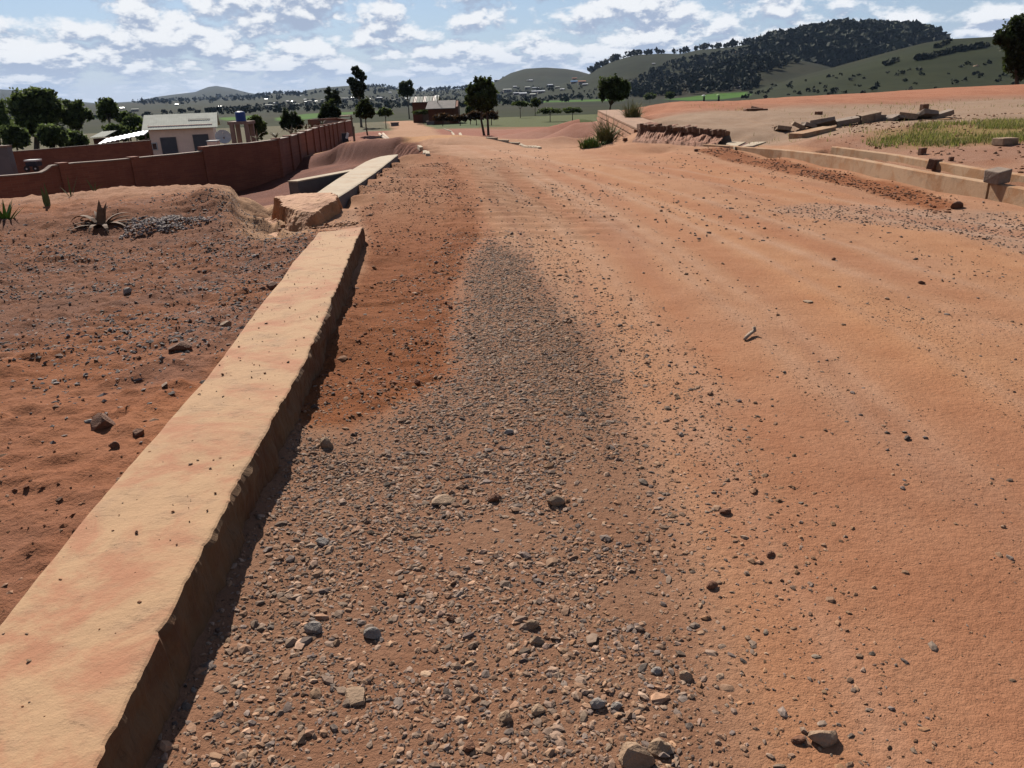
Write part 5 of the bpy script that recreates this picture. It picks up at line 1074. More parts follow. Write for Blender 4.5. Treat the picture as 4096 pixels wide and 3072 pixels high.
plate([(xa - .3, 103.5, zt - .15), (xb - .35, 103.5, zt - .15), (xb - .35, 106, zrr), (xa - .1, 106, zrr)], .08).build('roof', M['darkroof'], h2); plate([(xb - .35, 108.5, zt - .15), (xa - .3, 108.5, zt - .15), (xa - .1, 106.03, zrr - .01), (xb - .35, 106.03, zrr - .01)], .08).build('roof', M['darkroof'], h2)
MB().tube([(xa + 1.2, 105.2, zrr - .3), (xa + 1.2, 105.2, zrr + .6)], .05, 6).build('chimney_pipe', M['wood'], h2); MB().box((xa + 2.3, 103.97, zb + .9), (.75, .06, 1.5)).build('door', M['wood'], h2)

def blade(mb, base, az, length, width, lift, droop, n=7, twist=0.0):
    prev = None; d = Vector((math.cos(az), math.sin(az), 0)); sd = Vector((-math.sin(az), math.cos(az), 0)); p = Vector(base); el = lift; vs = []
    for i in range(n + 1):
        f = i / n; w = width * (1 - f ** 1.6) * (.7 + .6 * min(1, f * 4)); up = Vector((0, 0, 1)); vs += [p - sd * w, p + sd * w, p - (d * math.sin(el) * -1 + up * math.cos(el)) * w * .55]
        step = length / n; p = p + (d * math.cos(el) + up * math.sin(el)) * step; el -= droop / n
    fs = []
    for i in range(n):
        a = i * 3; fs += [(a, a + 3, a + 5, a + 2), (a + 2, a + 5, a + 4, a + 1), (a, a + 1, a + 4, a + 3)]
    fs += [(0, 2, 1)]; mb.add(vs, fs)
# ------------------------------------------------------------------ trees and shrubs
def leaves(lobes, n, leaf, seed, c_lo, c_hi, clump=14, spread=.30, shape=1.0):
    """many small leaf faces in clumps through the lobes -> V, Q, tint"""
    g = np.random.default_rng(seed); vol = np.array([l[3] * l[4] * l[5] for l in lobes]) ** .67; cnt = np.maximum(1, (n * vol / vol.sum()).astype(int)); C_, T_ = [], []
    for l, m in zip(lobes, cnt):
        kc = max(2, m // clump); d = g.normal(size=(kc, 3)); d /= np.linalg.norm(d, axis=1)[:, None]; r = g.uniform(.30, 1.0, kc) ** .55
        cc = d * r[:, None] * g.uniform(.8, 1.12, (kc, 1)); sh = g.uniform(0, 1, kc)
        which = g.integers(0, kc, m); p = cc[which] + g.normal(0, spread * .5, (m, 3)); C_.append(p * np.array(l[3:6]) + np.array(l[:3])); T_.append(np.clip(sh[which] * .8 + .15 * p[:, 2] + g.normal(0, .14, m), 0, 1))
    C_ = np.vstack(C_); T_ = np.concatenate(T_); m = len(C_); a = g.normal(size=(m, 3)); a /= np.linalg.norm(a, axis=1)[:, None]; b = np.cross(a, g.normal(size=(m, 3))); b /= np.linalg.norm(b, axis=1)[:, None]
    s = leaf * g.uniform(.6, 1.35, m)[:, None]; a, b = a * s * .5 * shape, b * s * .5
    Vv = np.stack([C_ - a, C_ + b * .55, C_ + a, C_ - b * .55], 1).reshape(-1, 3); Q = np.arange(4 * m).reshape(-1, 4); t = (np.array(c_lo) * (1 - T_[:, None]) + np.array(c_hi) * T_[:, None]); return Vv, Q, np.repeat(t, 4, 0)
DG, LG = (.022, .031, .011), (.135, .175, .055)
def tree(name, label, base, d, lobes_px, n=1500, leaf=.22, cols=(DG, LG), cat='tree', group=None, trunk=.14, bark='bark', fork=0, limbs=5, seed=None, ground=True, shape=1.0, bend=0.0):
    """lobes in photograph pixels at distance d; becomes trunk, limbs and crown with depth"""
    seed = seed or int(base[0] * 7 + base[1]); rg = random.Random(seed); p0 = at(base[0], base[1], y=d)
    if ground: p0[2] = gz(p0[0], p0[1]) - .1
    L = []
    for (cx, cy, rx, ry) in lobes_px:
        c = at(cx, cy, y=d); ex_ = at(cx + rx, cy, y=d); ez = at(cx, cy - ry, y=d); rr = abs(ex_[0] - c[0]); L.append((c[0], c[1] + rg.uniform(-.25, .25) * rr, c[2], rr, rr * .9, abs(ez[2] - c[2])))
    r = empty(name, tuple(p0), label, cat, group)
    top = max(L, key=lambda l: l[2]); cen = np.mean([l[:3] for l in L], axis=0); tipp = np.array([top[0], top[1], top[2] + top[5] * .3])
    for k in range(1 + fork):
        off = np.array([(k - fork / 2) * trunk * 3.0, k * .12, 0]); q = p0 + off; m1 = q * .6 + cen * .4 + [bend + (k - fork / 2) * trunk * 3, 0, 0]; MB().tube([q, q * .8 + m1 * .2 + [bend * .6, 0, 0], m1, cen * .7 + tipp * .3, tipp], [trunk * 1.25, trunk, trunk * .8, trunk * .5, trunk * .15], 8).build('trunk', M[bark], r, True)
    for i in range(min(limbs, 12)):
        l = L[i % len(L)]; s0 = p0 * .35 + cen * .65 + np.array([0, 0, rg.uniform(-.2, .3) * top[5]]); e = np.array([l[0] + rg.uniform(-.6, .6) * l[3], l[1] + rg.uniform(-.6, .6) * l[4], l[2] + rg.uniform(-.2, .6) * l[5]])
        MB().tube([s0, s0 * .5 + e * .5 + [0, 0, .1 * top[5]], e], [trunk * .5, trunk * .32, trunk * .1], 6).build('limb', M[bark], r, True)
    v, q, t_ = leaves(L, int(n * 1.7), leaf * 1.25, seed, *cols, shape=shape); o = np_mesh('crown', v, q, M['leaf'], False, {'tint': ('POINT', t_)}); adopt(o, r); return r
# trees left of the house
tree('broad_tree', 'broadest dark spreading tree above the left brick walls', (130, 590), 74, [(110, 420, 62, 60), (175, 420, 60, 58), (75, 440, 32, 45), (215, 440, 22, 38), (150, 380, 55, 26), (140, 490, 80, 55)], 5200, .34, trunk=.28, limbs=9)
tree('broad_tree', 'dark tree cut by the left picture edge above the walls', (-10, 590), 78, [(-20, 440, 38, 48), (10, 500, 45, 60), (-50, 480, 50, 80)], 1800, .30, trunk=.22)
tree('broad_tree', 'dark tree right of the broadest one with a forked top', (300, 580), 76, [(275, 430, 26, 26), (318, 430, 26, 28), (295, 475, 45, 40), (350, 460, 20, 22)], 2000, .28, trunk=.2)
tree('slim_tree', 'open crowned tree with a visible pale trunk between the dark trees and house', (438, 560), 88, [(425, 425, 34, 30), (415, 455, 26, 28), (455, 445, 22, 36), (440, 410, 18, 16)], 1500, .26, trunk=.14, bark='palebark')
for i, (cx, cy, rx, ry, d, lb) in enumerate([(60, 545, 60, 48, 66, 'dark shrub mass below the left edge tree'), (210, 540, 60, 48, 64, 'dark shrub mass below the broadest tree'), (300, 560, 50, 36, 66, 'dark shrub mass left of the small white roof'), (470, 530, 50, 34, 80, 'dark shrub mass beyond the open shed roof'), (540, 500, 45, 42, 84, 'dark leafy shrub touching the pink house roof at left'), (575, 535, 30, 30, 72, 'yellow green shrub between shed roof and house'), (500, 470, 30, 26, 95, 'small dark tree top behind the open crowned tree')]):
    tree('shrub', lb, (cx, cy + ry), d, [(cx - rx * .3, cy, rx * .65, ry * .9), (cx + rx * .35, cy + ry * .15, rx * .6, ry * .8), (cx, cy - ry * .3, rx * .5, ry * .6)], 1500, .32, cat='shrub', trunk=.08, limbs=3, seed=300 + i, cols=(DG, LG) if i != 5 else ((.04, .06, .012), (.12, .15, .03)))
# around the compound
tree('leafy_bush', 'light green leafy bush right of the blue water tank', (1025, 560), 50, [(1010, 500, 26, 32), (1042, 505, 24, 32), (1026, 475, 22, 20), (1030, 530, 34, 22)], 1300, .16, cat='bush', trunk=.06, cols=((.03, .045, .012), (.10, .13, .035)))
tree('conifer_bush', 'dark pointed evergreen bush behind the middle of the brick wall', (1160, 520), 66, [(1148, 470, 17, 36), (1178, 480, 18, 30), (1198, 490, 16, 24), (1135, 490, 14, 26), (1165, 500, 40, 22)], 1500, .18, cat='bush', trunk=.07, cols=((.012, .018, .006), (.05, .065, .018)), shape=1.6)
tree('eucalyptus_tree', 'airy grey green tree rising behind the pointed dark conifer', (1330, 480), 92, [(1312, 365, 14, 16), (1340, 375, 16, 20), (1328, 395, 22, 22), (1348, 405, 14, 24), (1318, 425, 24, 22)], 1500, .24, trunk=.12, bark='palebark', cols=((.02, .026, .016), (.07, .085, .045)))
tree('conifer_tree', 'dark pointed conifer in front of the airy grey green tree', (1318, 490), 80, [(1300, 445, 16, 30), (1330, 435, 18, 34), (1350, 455, 12, 22), (1285, 462, 12, 18), (1315, 468, 36, 14)], 1500, .2, trunk=.1, cols=((.010, .015, .006), (.045, .06, .018)), shape=1.6)
tree('tall_eucalyptus_tree', 'tallest slim tree standing above the skyline left of the road', (1440, 450), 108, [(1422, 285, 14, 20), (1440, 300, 18, 20), (1408, 325, 16, 16), (1452, 312, 12, 16), (1430, 345, 26, 22), (1410, 330, 12, 22), (1450, 345, 14, 20), (1425, 375, 20, 18), (1445, 385, 12, 16)], 2600, .28, trunk=.16, bark='palebark', cols=((.016, .022, .012), (.06, .075, .032)))
tree('round_tree', 'small round dark tree with thin bent trunk left of the far road', (1472, 521), 57, [(1440, 440, 20, 24), (1462, 425, 24, 30), (1480, 445, 18, 24), (1458, 455, 36, 16)], 1600, .18, trunk=.06, cols=((.014, .02, .007), (.055, .07, .02)), bend=-.08)
tree('feathery_tree', 'pale feathery tree against the sky left of the brick huts', (1635, 440), 150, [(1610, 345, 18, 18), (1635, 340, 18, 20), (1622, 365, 30, 20), (1642, 365, 14, 18)], 1400, .34, trunk=.13, bark='palebark', cols=((.035, .045, .025), (.10, .115, .06)))
tree('dark_tree', 'dense dark tree with twin trunks standing in the red basin', (1945, 530), 60, [(1915, 340, 24, 34), (1945, 330, 22, 24), (1885, 370, 22, 30), (1965, 365, 22, 30), (1925, 395, 52, 34), (1880, 405, 20, 26), (1965, 405, 22, 28), (1930, 430, 36, 16)], 4200, .20, trunk=.10, fork=1, cols=((.018, .026, .009), (.105, .14, .04)), limbs=8)
tree('dark_tree', 'dark bushy tree behind the end of the masonry wall', (2418, 432), 62, [(2420, 345, 24, 36), (2455, 335, 26, 32), (2490, 350, 24, 36), (2460, 375, 44, 26), (2415, 375, 20, 24), (2500, 375, 18, 24)], 2800, .2, trunk=.09, cols=((.016, .024, .009), (.09, .12, .036)), limbs=6)
tree('tall_dark_tree', 'tall dark tree cut by the right picture edge above the red ridge', (4068, 345), 52, [(4085, 110, 55, 48), (4060, 170, 50, 60), (4110, 190, 70, 80), (4000, 150, 24, 34), (4060, 235, 40, 50), (4095, 280, 45, 36), (4010, 165, 30, 26)], 4600, .20, trunk=.13, cols=((.012, .017, .006), (.05, .07, .02)), limbs=10, ground=False)
for i, (cx, cy, rx, ry, d, lb, c) in enumerate([
    (1540, 448, 32, 18, 100, 'low dark hedge bush right of the small round tree', 0), (1690, 448, 40, 10, 108, 'low green scrub in front of the metal roofed hut', 1), (1770, 468, 40, 16, 92, 'dark red brown hedge below the grey roofed hut, left part', 2), (1840, 470, 40, 16, 92, 'dark red brown hedge below the grey roofed hut, middle part', 2), (1905, 462, 36, 20, 92, 'dark hedge right of the grey roofed hut', 2), (1965, 460, 32, 20, 90, 'dark hedge behind the twin trunk tree', 2),
    (1880, 440, 20, 20, 98, 'small green bush beside the hut gable', 1), (2140, 410, 24, 18, 130, 'round green bush in the valley beyond the basin', 1), (2080, 415, 36, 12, 120, 'low green bush line beyond the basin', 1), (2200, 442, 60, 12, 100, 'dark shrub on the far edge of the basin', 0), (2290, 440, 40, 12, 100, 'dark shrub near the masonry wall on the basin edge', 0),
    (2532, 438, 26, 28, 30, 'brown green weed clump on top of the masonry wall', 3), (2425, 545, 26, 40, 25, 'taller grey green weed clump at the masonry wall foot', 3), (2362, 572, 36, 18, 24.5, 'bright green low clump at the masonry wall foot', 4), (1380, 490, 0.1, .1, 0, '', 0),
    (2680, 380, 20, 16, 300, 'dark round tree left of the bright rice field', 0), (2600, 385, 24, 14, 320, 'dark bushes behind the masonry wall in the valley', 0)]):
    if not lb: continue
    if c > 2:
        p0 = at(cx, cy + ry, y=d); p0[2] = gz(p0[0], p0[1]) - .02 if d < 26 else p0[2] - .15; w_, h_ = 2 * rx * d / F, 2 * ry * d / F * 1.5; rg = random.Random(700 + i); r = empty('weed_clump', tuple(p0), lb, 'weeds'); wm = simple('weed leaf %d' % i, (.30, .27, .11) if c == 3 else (.22, .34, .06), .45, 9, bs=0, col2=(.13, .16, .05))
        for part in range(3):
            mb = MB()
            for _ in range(130 if c == 4 else 90):
                hh = h_ * rg.uniform(.45, 1.0); blade(mb, (p0[0] + rg.gauss(0, .22) * w_, p0[1] + rg.gauss(0, .18) * w_, p0[2]), rg.uniform(0, 6.28), hh * rg.uniform(.8, 1.2), .008 + .012 * rg.random() * (1.6 if c == 4 else 1), rg.uniform(.7, 1.5), rg.uniform(.1, 1.1), 4)
            mb.build('foliage', wm, r)
        continue
    cc = [(DG, LG), ((.03, .045, .012), (.085, .105, .03)), ((.03, .016, .008), (.085, .05, .025)), ((.06, .06, .02), (.16, .15, .06)), ((.04, .075, .012), (.12, .19, .035))][c]
    tree('weed_clump' if c > 2 else 'bush', lb, (cx, cy + ry), d, [(cx - rx * .35, cy + ry * .1, rx * .6, ry * .85), (cx + rx * .4, cy + ry * .1, rx * .55, ry * .8), (cx, cy - ry * .2, rx * .5, ry * .75)], 700, max(.05, d * .0035) if c > 2 else .22 if d < 200 else .6, cat='weeds' if c > 2 else 'bush', trunk=.02 if c > 2 else .06, limbs=3, cols=cc, seed=500 + i, shape=2.2 if c > 2 else 1.0, ground=c != 3 or d > 26)

# spiky plants on the bank
def rosette(name, label, px, py, mat, spec, cat='plant', z=None):
    p = at(px, py, z=.26 if z is None else z); p[2] = gz(p[0], p[1]) - .01; r = empty(name, tuple(p), label, cat)
    for (az, ln, w, lift, droop) in spec:
        mb = MB(); blade(mb, p + np.array([.02 * math.cos(az), .02 * math.sin(az), 0]), az, ln * (.8 if ln > .36 else 1), w, lift, droop); mb.build('leaf', mat, r)
    return r
dry = simple('withered agave leaf', (.22, .115, .06), .4, 12, bs=.2); grn = simple('fresh green leaf', (.14, .24, .03), .3, 12, bs=.1, rough=.6); olv = simple('olive stalk', (.17, .17, .05), .3, 12, bs=.1)
rosette('withered_agave', 'withered brown agave with drooping leaves on the left bank', 400, 885, dry, [(3.0, .62, .035, 1.1, 2.3), (2.7, .55, .035, .95, 1.9), (3.5, .5, .03, .7, 1.6), (1.6, .42, .05, 1.45, .2), (1.2, .40, .045, 1.3, .4), (.5, .52, .035, 1.0, 1.5), (.15, .5, .03, .7, .9), (-.3, .55, .035, .6, 1.5), (-.9, .5, .035, .6, 1.8), (-1.6, .42, .035, .7, 1.9), (-2.3, .4, .03, .6, 1.5), (3.9, .5, .03, .5, 1.3), (.3, .62, .025, .45, .9), (2.2, .4, .03, 1.0, .9), (-.1, .7, .022, .3, .6)])
rosette('green_agave', 'bright green spiky plant at the left picture edge', 22, 885, grn, [(a, random.uniform(.28, .45), .022, random.uniform(.8, 1.45), random.uniform(.1, .7)) for a in np.linspace(0, 6.0, 13)])
rosette('spike_plant', 'single stubby spike plant between the green plant and the agave', 195, 842, olv, [(1.2, .36, .035, 1.5, -.1), (2.4, .30, .03, 1.35, .1), (3.4, .16, .02, .5, .6)])
rosette('thin_shoot', 'thin forked green shoot behind the withered agave', 290, 812, olv, [(1.9, .40, .012, 1.4, .1), (.9, .33, .010, 1.2, .2), (3.0, .2, .010, 1.0, .3)])
rosette('thin_shoot', 'small leaning shoot farthest back on the left bank', 382, 788, olv, [(.2, .2, .014, .9, .6), (2.6, .24, .014, 1.1, .3), (1.4, .15, .012, 1.3, .2)])
pale = simple('pale dry leaf', (.34, .29, .20), .35, 12, bs=.1)
for i, (px, py, n_, lb) in enumerate([(1105, 545, 7, 'pale spiky plant behind the wall at its corner'), (1165, 530, 10, 'largest pale spiky plant above the wall top'), (1185, 522, 8, 'pale spiky plant just right of the largest one'), (1225, 508, 8, 'pale spiky plant above the middle pilasters'), (1248, 503, 8, 'pale spiky plant above the right middle pilasters'), (1290, 494, 7, 'farthest pale spiky plant above the wall'), (1030, 548, 6, 'pale spiky plant under the leafy bush')]):
    y_ = 36.5 + (px - 1100) * .085 if px > 1100 else 36.8; p = at(px, py + 10, y=y_ + .8); r = empty('aloe_plant', tuple(p), lb, 'plant')
    for k in range(n_):
        az = k * 6.28 / n_ + random.uniform(-.3, .3); mb = MB(); blade(mb, p, az, random.uniform(.45, .8), .03, random.uniform(.7, 1.4), random.uniform(.3, 1.8)); mb.build('leaf', pale if k % 3 else olv, r)
    MB().tube([(p[0], p[1], -2.6), tuple(p)], .05, 6).build('stem', M['wood'], r)
# grass on the terrace
g = np.random.default_rng(811); x, y = sample(7.6, 19, 12.6, 19.2, 1700, lambda x, y: soft(sdf(x + .5 * fbm(x, y, 1.5, 3, 812), y + .4 * fbm(x, y, 1.2, 3, 813), np.array([(8.0, 15.7), (9.0, 14.7), (11, 13.6), (19, 12.8), (19, 17.9), (11, 18.6), (8.4, 18.6)])), .7) * np.clip(.35 + 1.8 * fbm(x, y, 1.1, 4, 814), .02, 1), 815)
xa, ya = sample(6, 30, 17.5, 32, 14, lambda x, y: np.clip(fbm(x, y, 2.2, 3, 816) * 1.5 + .2, 0, 1), 817); x, y = np.r_[x, xa], np.r_[y, ya]
n = len(x); z = ground_z(x, y); h = g.uniform(.03, .13, n); a = g.uniform(0, 6.28, n); w = g.uniform(.006, .014, n); lx, ly = g.normal(0, .35, n) * h, g.normal(0, .35, n) * h
v = np.stack([np.stack([x - np.cos(a) * w, y - np.sin(a) * w, z - .01], -1), np.stack([x + np.cos(a) * w, y + np.sin(a) * w, z - .01], -1), np.stack([x + lx, y + ly, z + h], -1)], 1).reshape(-1, 3)
t_ = tints(n, [(.20, .21, .05), (.28, .26, .075), (.36, .29, .13), (.13, .16, .035)], [3, 3, 2, 2], 818); tag(np_mesh('grass', v, np.arange(3 * n).reshape(-1, 3), M['leaf'], False, {'tint': ('POINT', np.repeat(t_, 3, 0))}), 'thin yellow green grass on the terrace behind the drain', kind='stuff')

# ------------------------------------------------------------------ far settlement, hill woods, mast, walkers
HOUSES = [(1077, 427, 18), (1101, 415, 9), (1159, 425, 11), (1187, 422, 16), (1220, 399, 7), (1225, 410, 9), (1239, 409, 13), (1171, 407, 7), (1265, 407, 7), (990, 434, 10), (1065, 399, 8), (1150, 407, 7), (1386, 398, 13), (1414, 394, 11), (1426, 390, 7), (1372, 396, 11), (1517, 396, 15), (1475, 400, 10), (1574, 404, 11), (1623, 386, 9), (1629, 397, 10), (1640, 395, 8), (954, 393, 6), (490, 436, 10), (542, 444, 16), (707, 421, 8),
    (1988, 324, 13), (2110, 354, 14), (2136, 354, 11), (2151, 354, 8), (2029, 365, 22), (2140, 371, 20), (2164, 370, 20), (2133, 383, 18), (2200, 345, 14), (2092, 381, 20), (1993, 383, 12), (1749, 388, 12), (2124, 324, 10), (2112, 324, 8), (2065, 378, 16), (2341, 341, 14), (2552, 362, 16), (2726, 331, 14), (2614, 258, 8), (2230, 352, 12), (1560, 372, 8), (1330, 385, 8), (1290, 402, 8), (880, 428, 9), (1200, 385, 6), (1110, 395, 6), (2250, 360, 12), (2060, 350, 10)]
SPEC = [(2296, 331, 18, 'blueroof', 'only far house with a bright blue roof, below the round hill'), (2298, 317, 13, 'orangeroof', 'small orange roofed house above the blue roofed one'), (2327, 333, 20, 'orangeroof', 'wide brown orange house right of the blue roofed one')]
def far_house(px, py, w, roof, label, group, rz, seed):
    p = hit(px, py + w * .15, 160); R_ = math.hypot(p[0], p[1]); k = R_ / F; ww = max(w * k * 1.35, 3.0); rg = random.Random(seed); dp_, hh = ww * rg.uniform(.55, .8), ww * rg.uniform(.28, .38); rh = ww * rg.uniform(.07, .12)
    r = empty('far_house', tuple(p), label, 'house', group); r.rotation_euler = (0, 0, rz - math.atan2(p[0], p[1]))
    o = MB().box((0, 0, hh / 2 - .5), (ww, dp_, hh + 1)).add([(-ww / 2, -dp_ / 2, hh), (-ww / 2, dp_ / 2, hh), (-ww / 2, 0, hh + rh * .93), (ww / 2, -dp_ / 2, hh), (ww / 2, dp_ / 2, hh), (ww / 2, 0, hh + rh * .93)], [(0, 2, 1), (3, 4, 5)]).build('wall', M['farwall']); o.parent = r
    e = .04 * ww; rb = MB()
    for sgn in (-1, 1):
        A = [(-ww / 2 - e, sgn * (dp_ / 2 + e), hh - e * .5), (ww / 2 + e, sgn * (dp_ / 2 + e), hh - e * .5), (ww / 2 + e, sgn * .002 * ww, hh + rh), (-ww / 2 - e, sgn * .002 * ww, hh + rh)]
        rb.hexa([(a_, b_, c_ - .02 * ww) for a_, b_, c_ in A], A)
    o = rb.build('roof', M[roof]); o.parent = r
    for i in (-1, 1):
        o = MB().box((i * ww * .24, -dp_ / 2 - .02, hh * .5), (ww * .12, .06, hh * .4)).build('window', M['glass']); o.parent = r
    o = MB().box((0, -dp_ / 2 - .02, hh * .36), (ww * .13, .06, hh * .72)).build('door', M['wood']); o.parent = r
ORD = 'first second third fourth fifth sixth seventh eighth ninth tenth eleventh twelfth thirteenth fourteenth fifteenth sixteenth seventeenth eighteenth nineteenth twentieth'.split()
def zone(px): return 0 if px > 1900 else 1 if px > 1300 else 2 if px > 800 else 3
SOLO = (2552, 2726, 2614)
for i, (px, py, w) in enumerate(HOUSES):
    n_ = sorted(h[0] for h in HOUSES if zone(h[0]) == zone(px) and h[0] not in SOLO).index(px) if px not in SOLO else 0
    if px > 1900: lb, gr = ORD[n_] + ' tiny pale house from the left in the settlement below the round hill', 'far houses below the round hill'
    elif px > 1300: lb, gr = ORD[n_] + ' tiny pale house from the left in the valley behind tall tree and huts', 'far houses behind the huts'
    elif px > 800: lb, gr = ORD[n_] + ' tiny pale house from the left on the slope above the brick wall', 'far houses above the brick wall'
    else: lb, gr = ORD[n_] + ' tiny pale house from the left below the far left hills', 'far houses below the left hills'
    if px in (2552, 2726, 2614): lb = {2552: 'lone pale house low on the slope right of the dark bushy tree', 2726: 'lone pale house at the foot of the big hill below the rocks', 2614: 'lone tiny house high on the big hillside'}[px]; gr = None
    far_house(px, py, w, 'tinwhite' if i % 3 else 'tin', lb, gr, random.uniform(-.5, .5), i)
for i, (px, py, w, rf_, lb) in enumerate(SPEC): far_house(px, py, w, rf_, lb, None, .1, 90 + i)

flatP = np.stack([PX, PY], -1).reshape(-1, 2); flatR = R2.reshape(-1); flatV = FV
def wood_pts(poly, n, r0, r1, seed):
    g = np.random.default_rng(seed); m = (sdf(flatP[:, 0], flatP[:, 1], poly) < 0) & (flatR > r0) & (flatR < r1); ids = np.where(m)[0]
    if len(ids) == 0: return np.zeros((0, 3))
    w_ = flatR[ids] ** 1.2; pick = g.choice(ids, n, p=w_ / w_.sum()); p = flatV[pick].copy(); st = flatR[pick] * .02; p[:, 0] += g.uniform(-.5, .5, n) * st; p[:, 1] += g.uniform(-.5, .5, n) * st; p[:, 2] = Zf(p[:, 0], p[:, 1], False) ; return p
def far_wood(name, label, pts, hmin, hmax, seed, cols, per=12, flat=1.0):
    g = np.random.default_rng(seed); n = len(pts); h = g.uniform(hmin, hmax, n); wd_ = h * g.uniform(.35, .7, n) * flat; m = n * per; ii = np.repeat(np.arange(n), per)
    d = g.normal(size=(m, 3)); d /= np.linalg.norm(d, axis=1)[:, None]; c = pts[ii] + d * np.stack([wd_, wd_, h * .42], -1)[ii] * g.uniform(.4, 1, (m, 1)) ** .5; c[:, 2] += h[ii] * .52
    a = g.normal(size=(m, 3)); a /= np.linalg.norm(a, axis=1)[:, None]; b = np.cross(a, g.normal(size=(m, 3))); b /= np.linalg.norm(b, axis=1)[:, None]; s = (wd_[ii] * g.uniform(.5, .95, m))[:, None]
    v = np.stack([c - a * s, c + b * s * .7, c + a * s, c - b * s * .7], 1).reshape(-1, 3); t_ = tints(n, cols, [1] * len(cols), seed + 1, .10); return tag(np_mesh(name, v, np.arange(4 * m).reshape(-1, 4), M['farleaf'], False, {'tint': ('POINT', np.repeat(t_[ii], 4, 0))}), label, kind='stuff')
HC = [(.018, .024, .013), (.025, .032, .016), (.034, .042, .019)]
pw = wood_pts([(2980, 215), (3100, 150), (3250, 100), (3330, 88), (3640, 92), (3720, 120), (3790, 155), (3600, 195), (3460, 250), (3300, 260), (3150, 235)], 2600, 1050, 1750, 901); far_wood('hill_forest', 'dark forest covering the top of the big hill', pw, 5, 12, 902, HC, 10, 1.25)
cr = np.array([(2360, 300), (2400, 270), (2450, 245), (2540, 220), (2650, 214), (2800, 198), (2900, 190), (3000, 176), (3100, 158), (3180, 144), (3260, 122)]); crest = []
g = np.random.default_rng(905)
for k in range(130):
    f = g.uniform(0, len(cr) - 1.001); i = int(f); q_ = cr[i] * (1 - f + i) + cr[i + 1] * (f - i); d_ = ray(q_[0], q_[1]); d_ /= math.hypot(d_[0], d_[1]); R_ = 1500 + g.uniform(-60, 10); crest.append((d_[0] * R_, d_[1] * R_, 0))
crest = np.array(crest); crest[:, 2] = Zf(crest[:, 0], crest[:, 1], False); far_wood('ridge_trees', 'row of small trees along the skyline of the big hill', crest, 5, 11, 906, HC)
pw = wood_pts([(2420, 390), (2500, 330), (2700, 250), (2900, 215), (3100, 210), (3200, 240), (3050, 300), (3000, 360), (2700, 385)], 1100, 500, 1500, 911); far_wood('hillside_scrub', 'patchy dark scrub over the lower big hillside', pw, 3, 8, 912, HC, 10)
pw = wood_pts([(2950, 400), (3100, 340), (3400, 290), (3800, 260), (4150, 230), (4150, 340), (3600, 375), (3100, 395)], 90, 380, 850, 921); far_wood('hillside_scrub', 'sparse dark bushes on the smooth green right slope', pw, 1.0, 2.4, 922, HC, 10, 1.3)
pw = wood_pts([(0, 470), (600, 462), (1050, 420), (1500, 385), (2000, 350), (2400, 350), (2480, 395), (1900, 430), (1000, 455), (400, 480)], 800, 300, 2600, 931); far_wood('valley_trees', 'dark tree lines and hedges across the far valley', pw, 2, 5.5, 932, HC + [(.03, .042, .02)], 10)
pw = wood_pts([(600, 400), (1100, 375), (1500, 345), (2000, 330), (2400, 300), (2400, 340), (1900, 365), (1300, 385), (900, 420), (500, 430)], 700, 2000, 5200, 941); far_wood('valley_trees', 'faint tree lines on the distant hills', pw, 6, 14, 942, [(.022, .032, .02), (.03, .042, .026)], 8)
# hedges on the right slope
def hedge(pts_px, n, seed):
    g = np.random.default_rng(seed); out = []
    for _ in range(n):
        f = g.uniform(0, len(pts_px) - 1.001); i = int(f); q_ = np.array(pts_px[i]) * (1 - f + i) + np.array(pts_px[i + 1]) * (f - i); out.append(hit(q_[0], q_[1] + g.uniform(-3, 3), 330))
    return np.array(out)
hp_ = np.vstack([hedge([(3665, 242), (3760, 222), (3850, 198)], 70, 951), hedge([(3740, 194), (3800, 172)], 30, 952), hedge([(3830, 208), (3950, 185)], 45, 953), hedge([(3540, 262), (3590, 246)], 20, 954)])
far_wood('hedge_rows', 'dark hedge rows slanting across the green right slope', hp_, 1.5, 3.5, 955, HC, 10, 1.2)
# grey rock faces on the big hill
rk = empty('rock_outcrop', tuple(hit(2900, 320, 350)), 'pale grey rock outcrop low on the big hillside', 'rock outcrop'); g = np.random.default_rng(961)
for i in range(34):
    px, py = 2900 + g.normal(0, 34), 312 + g.normal(0, 20) ; px += (py - 312) * .8; p = hit(px, py, 350); k = math.hypot(p[0], p[1]) / F; s_ = g.uniform(10, 34) * k
    o = lump('boulder', tuple(p), (s_, s_ * .8, s_ * .35), M['outcrop'], 2000 + i, cuts=5); adopt(o, rk); o.matrix_parent_inverse = Matrix.Translation(-Vector(rk.location))
for i, (px, py, w, lb) in enumerate([(3110, 195, 22, 'bare tan rock on the wooded upper hillside, left'), (3425, 195, 18, 'bare tan rock on the wooded upper hillside, right'), (2945, 212, 26, 'bare tan scar near the hill crest'), (2860, 240, 30, 'brown scar on the hillside above the grey outcrop'), (3525, 160, 22, 'bare tan rock high under the hill forest'), (3905, 265, 22, 'small bare scar on the green right slope')]):
    p = hit(px, py, 350); k = math.hypot(p[0], p[1]) / F; lump('hill_rock', tuple(p), (w * k, w * k * .8, w * k * .45), M['rock'], 2100 + i, lb, 'rock')
